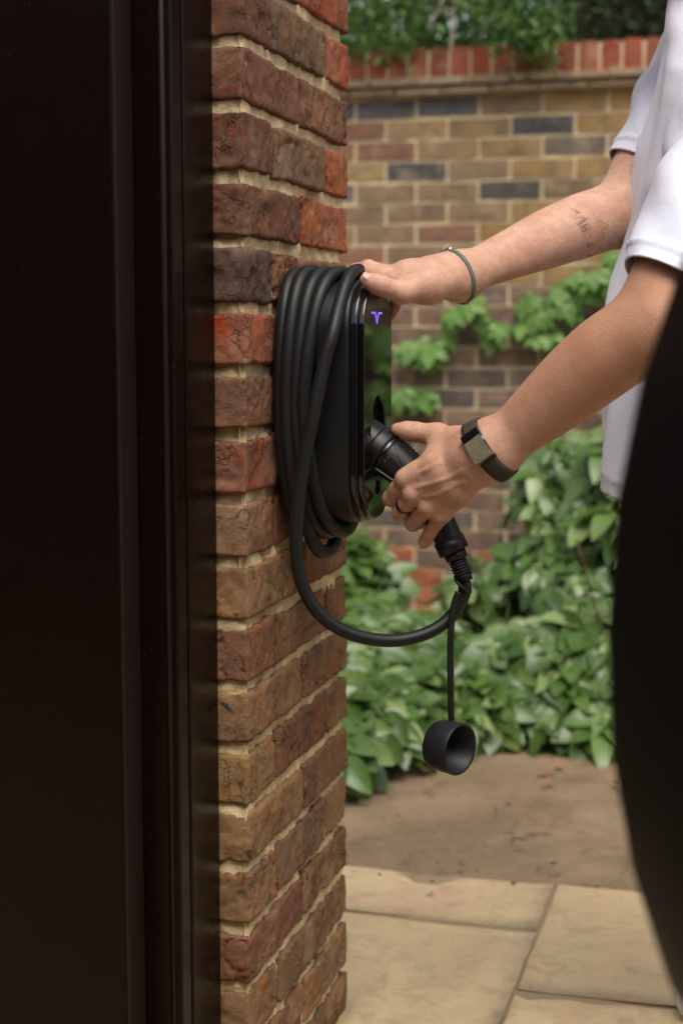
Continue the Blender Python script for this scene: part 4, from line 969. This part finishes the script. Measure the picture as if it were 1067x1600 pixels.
def leaflet(L, W, ang, fold=.25, droop=.25, base=(0, 0, 0)):
    n = 7; V = []; Fc = []
    for i in range(n):
        t = i/(n-1); wd = W*math.sin(math.pi*min(.985, t**.9*.955+.03))**.72*(1-.12*t)+.0003; x = t*L; z = -droop*L*t*t
        for s in (-1, 0, 1): V.append((x, s*wd, z+abs(s)*fold*wd))
    for i in range(n-1):
        for s in (0, 1): a = i*3+s; Fc.append((a, a+3, a+4, a+1))
    V = np.array(V); ca, sa = math.cos(ang), math.sin(ang)
    return np.stack([V[:, 0]*ca-V[:, 1]*sa, V[:, 0]*sa+V[:, 1]*ca, V[:, 2]], 1)+np.array(base), Fc
def palmate(size, seed):
    r = random.Random(seed); parts = []
    for a, k in ((0, 1), (.85, .85), (-.85, .85), (1.75, .6), (-1.75, .6)):
        parts.append(leaflet(size*k*r.uniform(.9, 1.1), size*k*.30*r.uniform(.9, 1.15), a+r.uniform(-.12, .12), r.uniform(.1, .4), r.uniform(.1, .45)))
    P = np.array([(-size*.7, 0, -size*.1), (-size*.3, 0, .0), (0, 0, 0)]); parts.append(sweep(P, .0012, 4)); return join(parts)
LM = {}
for k, mt in (('creeper', M['creeper']), ('shrubleaf', M['shrubleaf'])):
    LM[k] = []
    for s in range(7): v, f = palmate(.085, s+(0 if k == 'creeper' else 50)); LM[k].append(mesh('leaf', v, f, mt, True))
def leaf_rot(nrm, down, jit=.3):
    n = np.array(nrm, float)+rng.normal(0, jit, 3); n /= np.linalg.norm(n); x = np.array(down, float)+rng.normal(0, jit, 3); x -= (x@n)*n; x /= np.linalg.norm(x); y = np.cross(n, x)
    return Matrix(((x[0], y[0], n[0]), (x[1], y[1], n[1]), (x[2], y[2], n[2])))
def put_leaf(kind, root, pos, rot, sc_):
    o = link('leaf', random.choice(LM[kind]), root, tuple(pos)); o.rotation_euler = rot.to_euler(); o.scale = (sc_,)*3; return o
# creeper trailing over the wall
crp = empty('creeper_plant', (-.35, WY-.05, .6), 'green creeper trailing left across the old brick wall above the shrub', 'creeper')
def wp(px, py, off=.03): return onY(px, py, WY-off)
runs = [[(960, 600), (930, 520), (905, 485), (870, 500), (850, 520), (800, 515), (750, 525), (735, 515), (690, 530), (660, 565), (640, 625), (620, 640)], [(960, 520), (955, 450), (935, 440), (900, 465)], [(960, 700), (925, 640), (900, 690), (870, 700)]]
for rn in runs: tube('stem', catmull([wp(a, b, .008+.008*random.random()) for a, b in rn], 5), .0028, M['stem'], crp, 6)
spots = [(735, 490, 1.0), (715, 510, 1.0), (745, 505, .9), (705, 500, .8), (775, 535, 1.0), (760, 525, .9), (785, 520, .8), (650, 552, 1.0), (678, 560, 1.0), (695, 545, .85), (640, 565, .8), (670, 575, .9), (630, 620, 1.0), (665, 630, 1.1), (620, 645, .9), (645, 640, 1), (820, 495, .9), (815, 515, .9), (840, 530, 1.0), (865, 535, 1.0), (850, 510, .9), (865, 480, 1.05), (890, 490, 1.0), (880, 465, .9), (905, 465, .9), (925, 445, 1), (950, 430, 1), (955, 455, 1), (935, 470, .9), (970, 440, 1), (900, 450, .7), (830, 485, .8), (960, 410, 1), (980, 430, 1)]
for px, py, s in spots:
    for _ in range(2): put_leaf('creeper', crp, wp(px+random.uniform(-9, 9), py-14+random.uniform(-8, 8), random.uniform(.03, .09)), leaf_rot((-.1, -1, .55), (random.uniform(-.5, .5), -.2, -1), .28), s*random.uniform(.72, 1.0))
for _ in range(215):                                       # thicker growth further along the wall, past the picture's edge
    put_leaf('creeper', crp, (random.uniform(-.2, 1.2), WY-random.uniform(.02, .12), random.uniform(.45, 1.6)), leaf_rot((0, -1, .5), (0, -.2, -1), .35), random.uniform(1.0, 1.6))
# dense shrub at the foot of the wall
shr = empty('leafy_shrub', (-.6, 4.9, 0), 'dense mass of large green leaves at the foot of the old brick wall', 'shrub')
def htop(x): return np.interp(x, [-2.4, -1.55, -1.42, -1.28, -1.0, -.92, -.80, -.66, -.5, 0, .6, 3], [.34, .34, .30, .20, .22, .40, .58, .66, .70, .78, .9, .9])
def dfront(x): return np.interp(x, [-2.4, -1.2, -.95, -.8, -.6, -.36, 0, .8, 3], [3.25, 3.25, 3.35, 3.75, 3.92, 3.85, 3.9, 4.0, 4.0])
cand = []
for _ in range(4000):
    x = random.uniform(-2.2, 1.9) if random.random() < .3 else random.uniform(-1.55, .2); t = random.random()**.75; yf = dfront(x); y = WY-.05-(WY-.05-yf)*t
    top = htop(x*WY/y)*(1-t**2.2)**.8+.05; lump = 1+.42*fbm(np.array([[x*3.1, y*3.1, 1.0]]), 21, 3)[0]; z = max(.04, top*lump*(1-.55*random.random()**2.2))
    gap = fbm(np.array([[x*2.6, y*2.6+z*2.2, z*2.6]]), 33, 2)[0]
    if gap > .24: continue
    dd_ = np.array((x, y, z))-Cv; zc_ = dd_@Fv; qx = 533.5+FPX*(dd_@Rv)/zc_; qy = 800-FPX*(dd_@Uv)/zc_
    if qx < 1000 and qy < np.interp(qx, [540, 588, 610, 690, 720, 790, 815, 850, 950], [838, 848, 955, 962, 892, 872, 745, 695, 668])+random.uniform(-8, 25): continue
    cand.append((x, y, z, t))
def seen_size(c): d = np.array(c[:3])-Cv; zc = d@Fv; px = 533.5+FPX*(d@Rv)/zc; return (1 if 530 < px < 1000 else 0)*1/zc+.35*c[2]/max(.2, htop(c[0]))*(1 if 530 < px < 1000 else 0)
cand.sort(key=seen_size, reverse=True)
rest = []
for i, (x, y, z, t) in enumerate(cand):
    nr = (-.1, -.45-.35*t, 1.0); rot = leaf_rot(nr, (random.uniform(-.8, .8), -.6, -.75), .42); s = random.uniform(.8, 1.6)
    if i < 300: put_leaf('shrubleaf', shr, (x, y, z), rot, s)
    else:
        me = random.choice(LM['shrubleaf']); Vl = np.array([v.co[:] for v in me.vertices]); R3 = np.array(rot); rest.append((Vl@R3.T*s+np.array((x, y, z)), [tuple(p.vertices) for p in me.polygons]))
v, f = join(rest); o = obj('foliage', v, f, M['shrubleaf'], shr, True); o['kind'] = 'stuff'
for _ in range(50):
    x = random.uniform(-1.7, .6); y0 = random.uniform(4.2, 5.2); tube('stem', catmull([(x, y0, .0), (x+random.uniform(-.08, .08), y0-.05, .15), (x+random.uniform(-.2, .2), y0-.2, max(.15, htop(x)*.7))], 4), .0035, M['stem'], shr, 5)
# fallen dry leaves on the earth
M['dry'] = leaf_mat('dry_leaf', (.20, .10, .05), (.30, .16, .08), (.36, .24, .13), .8, .1)
dl = mesh('fallen_leaf', *leaflet(.045, .014, 0, .5, -.25), M['dry'], True)
for k in range(12):
    px = random.uniform(545, 960); py = 1185+abs(random.gauss(0, 26)) if random.random() < .75 else random.uniform(1200, 1370); p = onZ(px, py, .0)
    o = link('fallen_leaf', dl, None, (p[0], p[1], -.012), (random.uniform(-.3, .3), random.uniform(-.3, .3), random.uniform(0, 6.3))); o.scale = (random.uniform(.5, 1.1),)*3
    tag(o, 'small dry brown leaf fallen on the bare earth in front of the shrub', 'leaf', 'dry leaves on the bare earth')
# ------------------------------------------------------------------ trees behind the wall
M['yew'] = leaf_mat('dark_evergreen_leaf', (.022, .05, .016), (.035, .075, .022), (.075, .14, .035), .5, .2)
M['brightleaf'] = leaf_mat('fresh_green_leaf', (.05, .12, .022), (.08, .18, .03), (.16, .27, .05), .45, .3)
M['bark'] = m = mat('bark', (.10, .075, .055), .95, .2); N = NT(m); tc = N.n('ShaderNodeTexCoord').outputs['Object']; N.normal(N.bump(N.noise(tc, 30, 5, .7), .02, .9))
def small_leaves(n, centres, spread, L, W, flat_=.4):
    C0 = np.array(centres)[rng.integers(0, len(centres), n)]+rng.normal(0, 1, (n, 3))*np.array(spread)
    a = rng.normal(0, 1, (n, 3)); a[:, 2] -= .25; a /= np.linalg.norm(a, axis=1)[:, None]; b = np.cross(a, rng.normal(0, 1, (n, 3))+V3(0, 0, 1.5)); b /= np.linalg.norm(b, axis=1)[:, None]
    s = rng.uniform(.6, 1.3, n)[:, None]; V = np.stack([C0-a*L*s, C0+b*W*s, C0+a*L*s, C0-b*W*s], 1).reshape(-1, 3); F0 = np.arange(n*4).reshape(-1, 4); return V, F0
def tree(name, base, ht, blobs, n, L, W, mt, label, spread, parts=1):
    t = empty(name, base, label, 'tree', 'trees behind the garden wall'); base = np.array(base, float)
    tr_ = catmull([base, base+V3(.08, .05, ht*.35), base+V3(-.05, .1, ht*.7), base+V3(.05, 0, ht)], 6)
    tk = tube('trunk', tr_, list(np.linspace(.13, .03, len(tr_))), M['bark'], t, 12)
    cs = []
    for bx, by, bz, r, k in blobs:
        cc = np.array((bx, by, bz)); 
        tube('limb', catmull([tr_[int(len(tr_)*.45)], (tr_[int(len(tr_)*.6)]+cc)/2+V3(0, 0, .1), cc], 5), list(np.linspace(.04, .008, 11)), M['bark'], t, 7)
        for _ in range(k): d = rng.normal(0, 1, 3); d /= np.linalg.norm(d); cs.append(cc+d*r*rng.uniform(.3, 1)**.6*V3(1.1, 1, .8))
    v, f = small_leaves(n, cs, spread, L, W); obj('crown', v, f, mt, t); return t
tree('evergreen_tree', (-.9, 7.2, 0), 4.6, [(-.2+dx, 6.9+dy, 2.35+dz, .75, 60) for dx in (-.9, -.3, .3, .9, 1.5, 2.1) for dy, dz in ((-.3, .1), (0, .9), (.4, 1.8), (.3, -.45))], 60000, .022, .007, M['yew'], 'dark evergreen tree hanging over the red coping behind the shirt', (.09, .09, .07))
tree('leafy_tree', (-2.3, 6.9, 0), 4.0, [(-2.0+dx, 6.5+dy, 2.3+dz, .6, 50) for dx in (-.9, -.4, .1, .55) for dy, dz in ((-.2, .05), (.1, .8), (.3, 1.6), (.2, -.5))], 32000, .026, .010, M['brightleaf'], 'fresh green tree above the wall next to the pier', (.10, .10, .08))
tree('evergreen_tree', (2.6, 7.4, 0), 5.0, [(2.6+dx, 7.2+dy, 2.6+dz, .9, 50) for dx in (-.8, 0, .8, 1.5) for dy, dz in ((0, 0), (.1, 1.0), (.3, 2.0), (.3, -.8))], 30000, .03, .010, M['yew'], 'dark evergreen tree behind the wall beyond the car', (.12, .12, .09))
hd = empty('hedge', (0, 8.4, 0), 'tall dark hedge filling the gaps behind the trees', 'hedge')
hc = [(random.uniform(-5, 5), random.uniform(8.2, 9.0), random.uniform(.2, 4.6)) for _ in range(1500)]
v, f = small_leaves(90000, hc, (.16, .16, .16), .05, .024); o = obj('foliage', v, f, M['yew'], hd); o['kind'] = 'stuff'
for k in range(9): tube('trunk', [(-4.5+k*1.1, 8.6, 0), (-4.4+k*1.1, 8.6, 2.0), (-4.5+k*1.1, 8.6, 4.2)], [.08, .06, .02], M['bark'], hd, 8)
# dry twigs hanging in front of the coping and sprigs over it
tw = empty('hanging_twig', tuple(onY(705, 20, WY-.1)), 'pale dry twig hanging down in front of the red coping', 'twig')
for rn, r in (([(716, -40), (709, 10), (706, 45), (704, 82)], .006), ([(705, -50), (692, 0), (680, 25), (667, 46)], .0045), ([(700, 12), (690, 18), (672, 27)], .003)):
    tube('twig', catmull([onY(a, b, WY-.12) for a, b in rn], 5), list(np.linspace(r, r*.6, len(rn)*5-4)), M['palestem'], tw, 8)
ov = empty('overhanging_branch', tuple(onY(800, 60, WY-.05)), 'light green sprig drooping over the red coping bricks', 'branch')
sp_ = [catmull([onY(a, b, WY-.10+k*.02) for a, b in rn], 5) for k, rn in enumerate(([(690, -30), (740, 30), (800, 50), (850, 60)], [(760, -20), (800, 40), (840, 75), (845, 95)], [(880, -30), (860, 20), (840, 45), (800, 70)], [(560, -20), (575, 30), (560, 60), (552, 85)], [(620, -20), (640, 40), (625, 70), (618, 78)]))]
for P in sp_: tube('twig', P, list(np.linspace(.004, .0015, len(P))), M['stem'], ov, 6)
cs = np.concatenate(sp_); v, f = small_leaves(1500, cs, (.045, .06, .035), .020, .0075); obj('leaves', v, f, M['brightleaf'], ov)['kind'] = 'stuff'
# ------------------------------------------------------------------ unseen brick building added behind the lens to darken reflections
M['housewall'] = m = mat('dark_house_brick', (.075, .045, .032), .9, .2); N = NT(m); bt = N.n('ShaderNodeTexBrick', i_Scale=4.4); bt.inputs['Color1'].default_value = (.085, .048, .033, 1); bt.inputs['Color2'].default_value = (.06, .038, .03, 1); bt.inputs['Mortar'].default_value = (.13, .10, .07, 1)
N.l(N.n('ShaderNodeTexCoord').outputs['Object'], bt.inputs['Vector']); N.color(bt.outputs['Color'])
hs_ = empty('house', (0, -4, 0), 'brick house behind the place where the picture is taken', 'house')
box('wall', (-7, 6, -3.4, -2.6, 0, 2.9), M['housewall'], hs_); M['roof'] = mat('slate_roof', (.05, .05, .055), .8, .3); M['frame'] = mat('white_window_frame', (.6, .6, .58), .5)
obj('roof', [(-7.4, -2.3, 2.8), (6.4, -2.3, 2.8), (6.4, -6.6, 4.4), (-7.4, -6.6, 4.4), (-7.4, -2.3, 2.93), (6.4, -2.3, 2.93), (6.4, -6.6, 4.53), (-7.4, -6.6, 4.53)], [(0, 3, 2, 1), (4, 5, 6, 7), (0, 1, 5, 4), (1, 2, 6, 5), (2, 3, 7, 6), (3, 0, 4, 7)], M['roof'], hs_)
for x in (-5, 1.5, 4):
    wd = box('window', (x-.55, x+.55, -2.62, -2.56, 1.2, 2.3), M['frame'], hs_, .01); box('pane', (x-.48, x+.48, -2.565, -2.55, 1.27, 2.23), M['carglass'], wd)
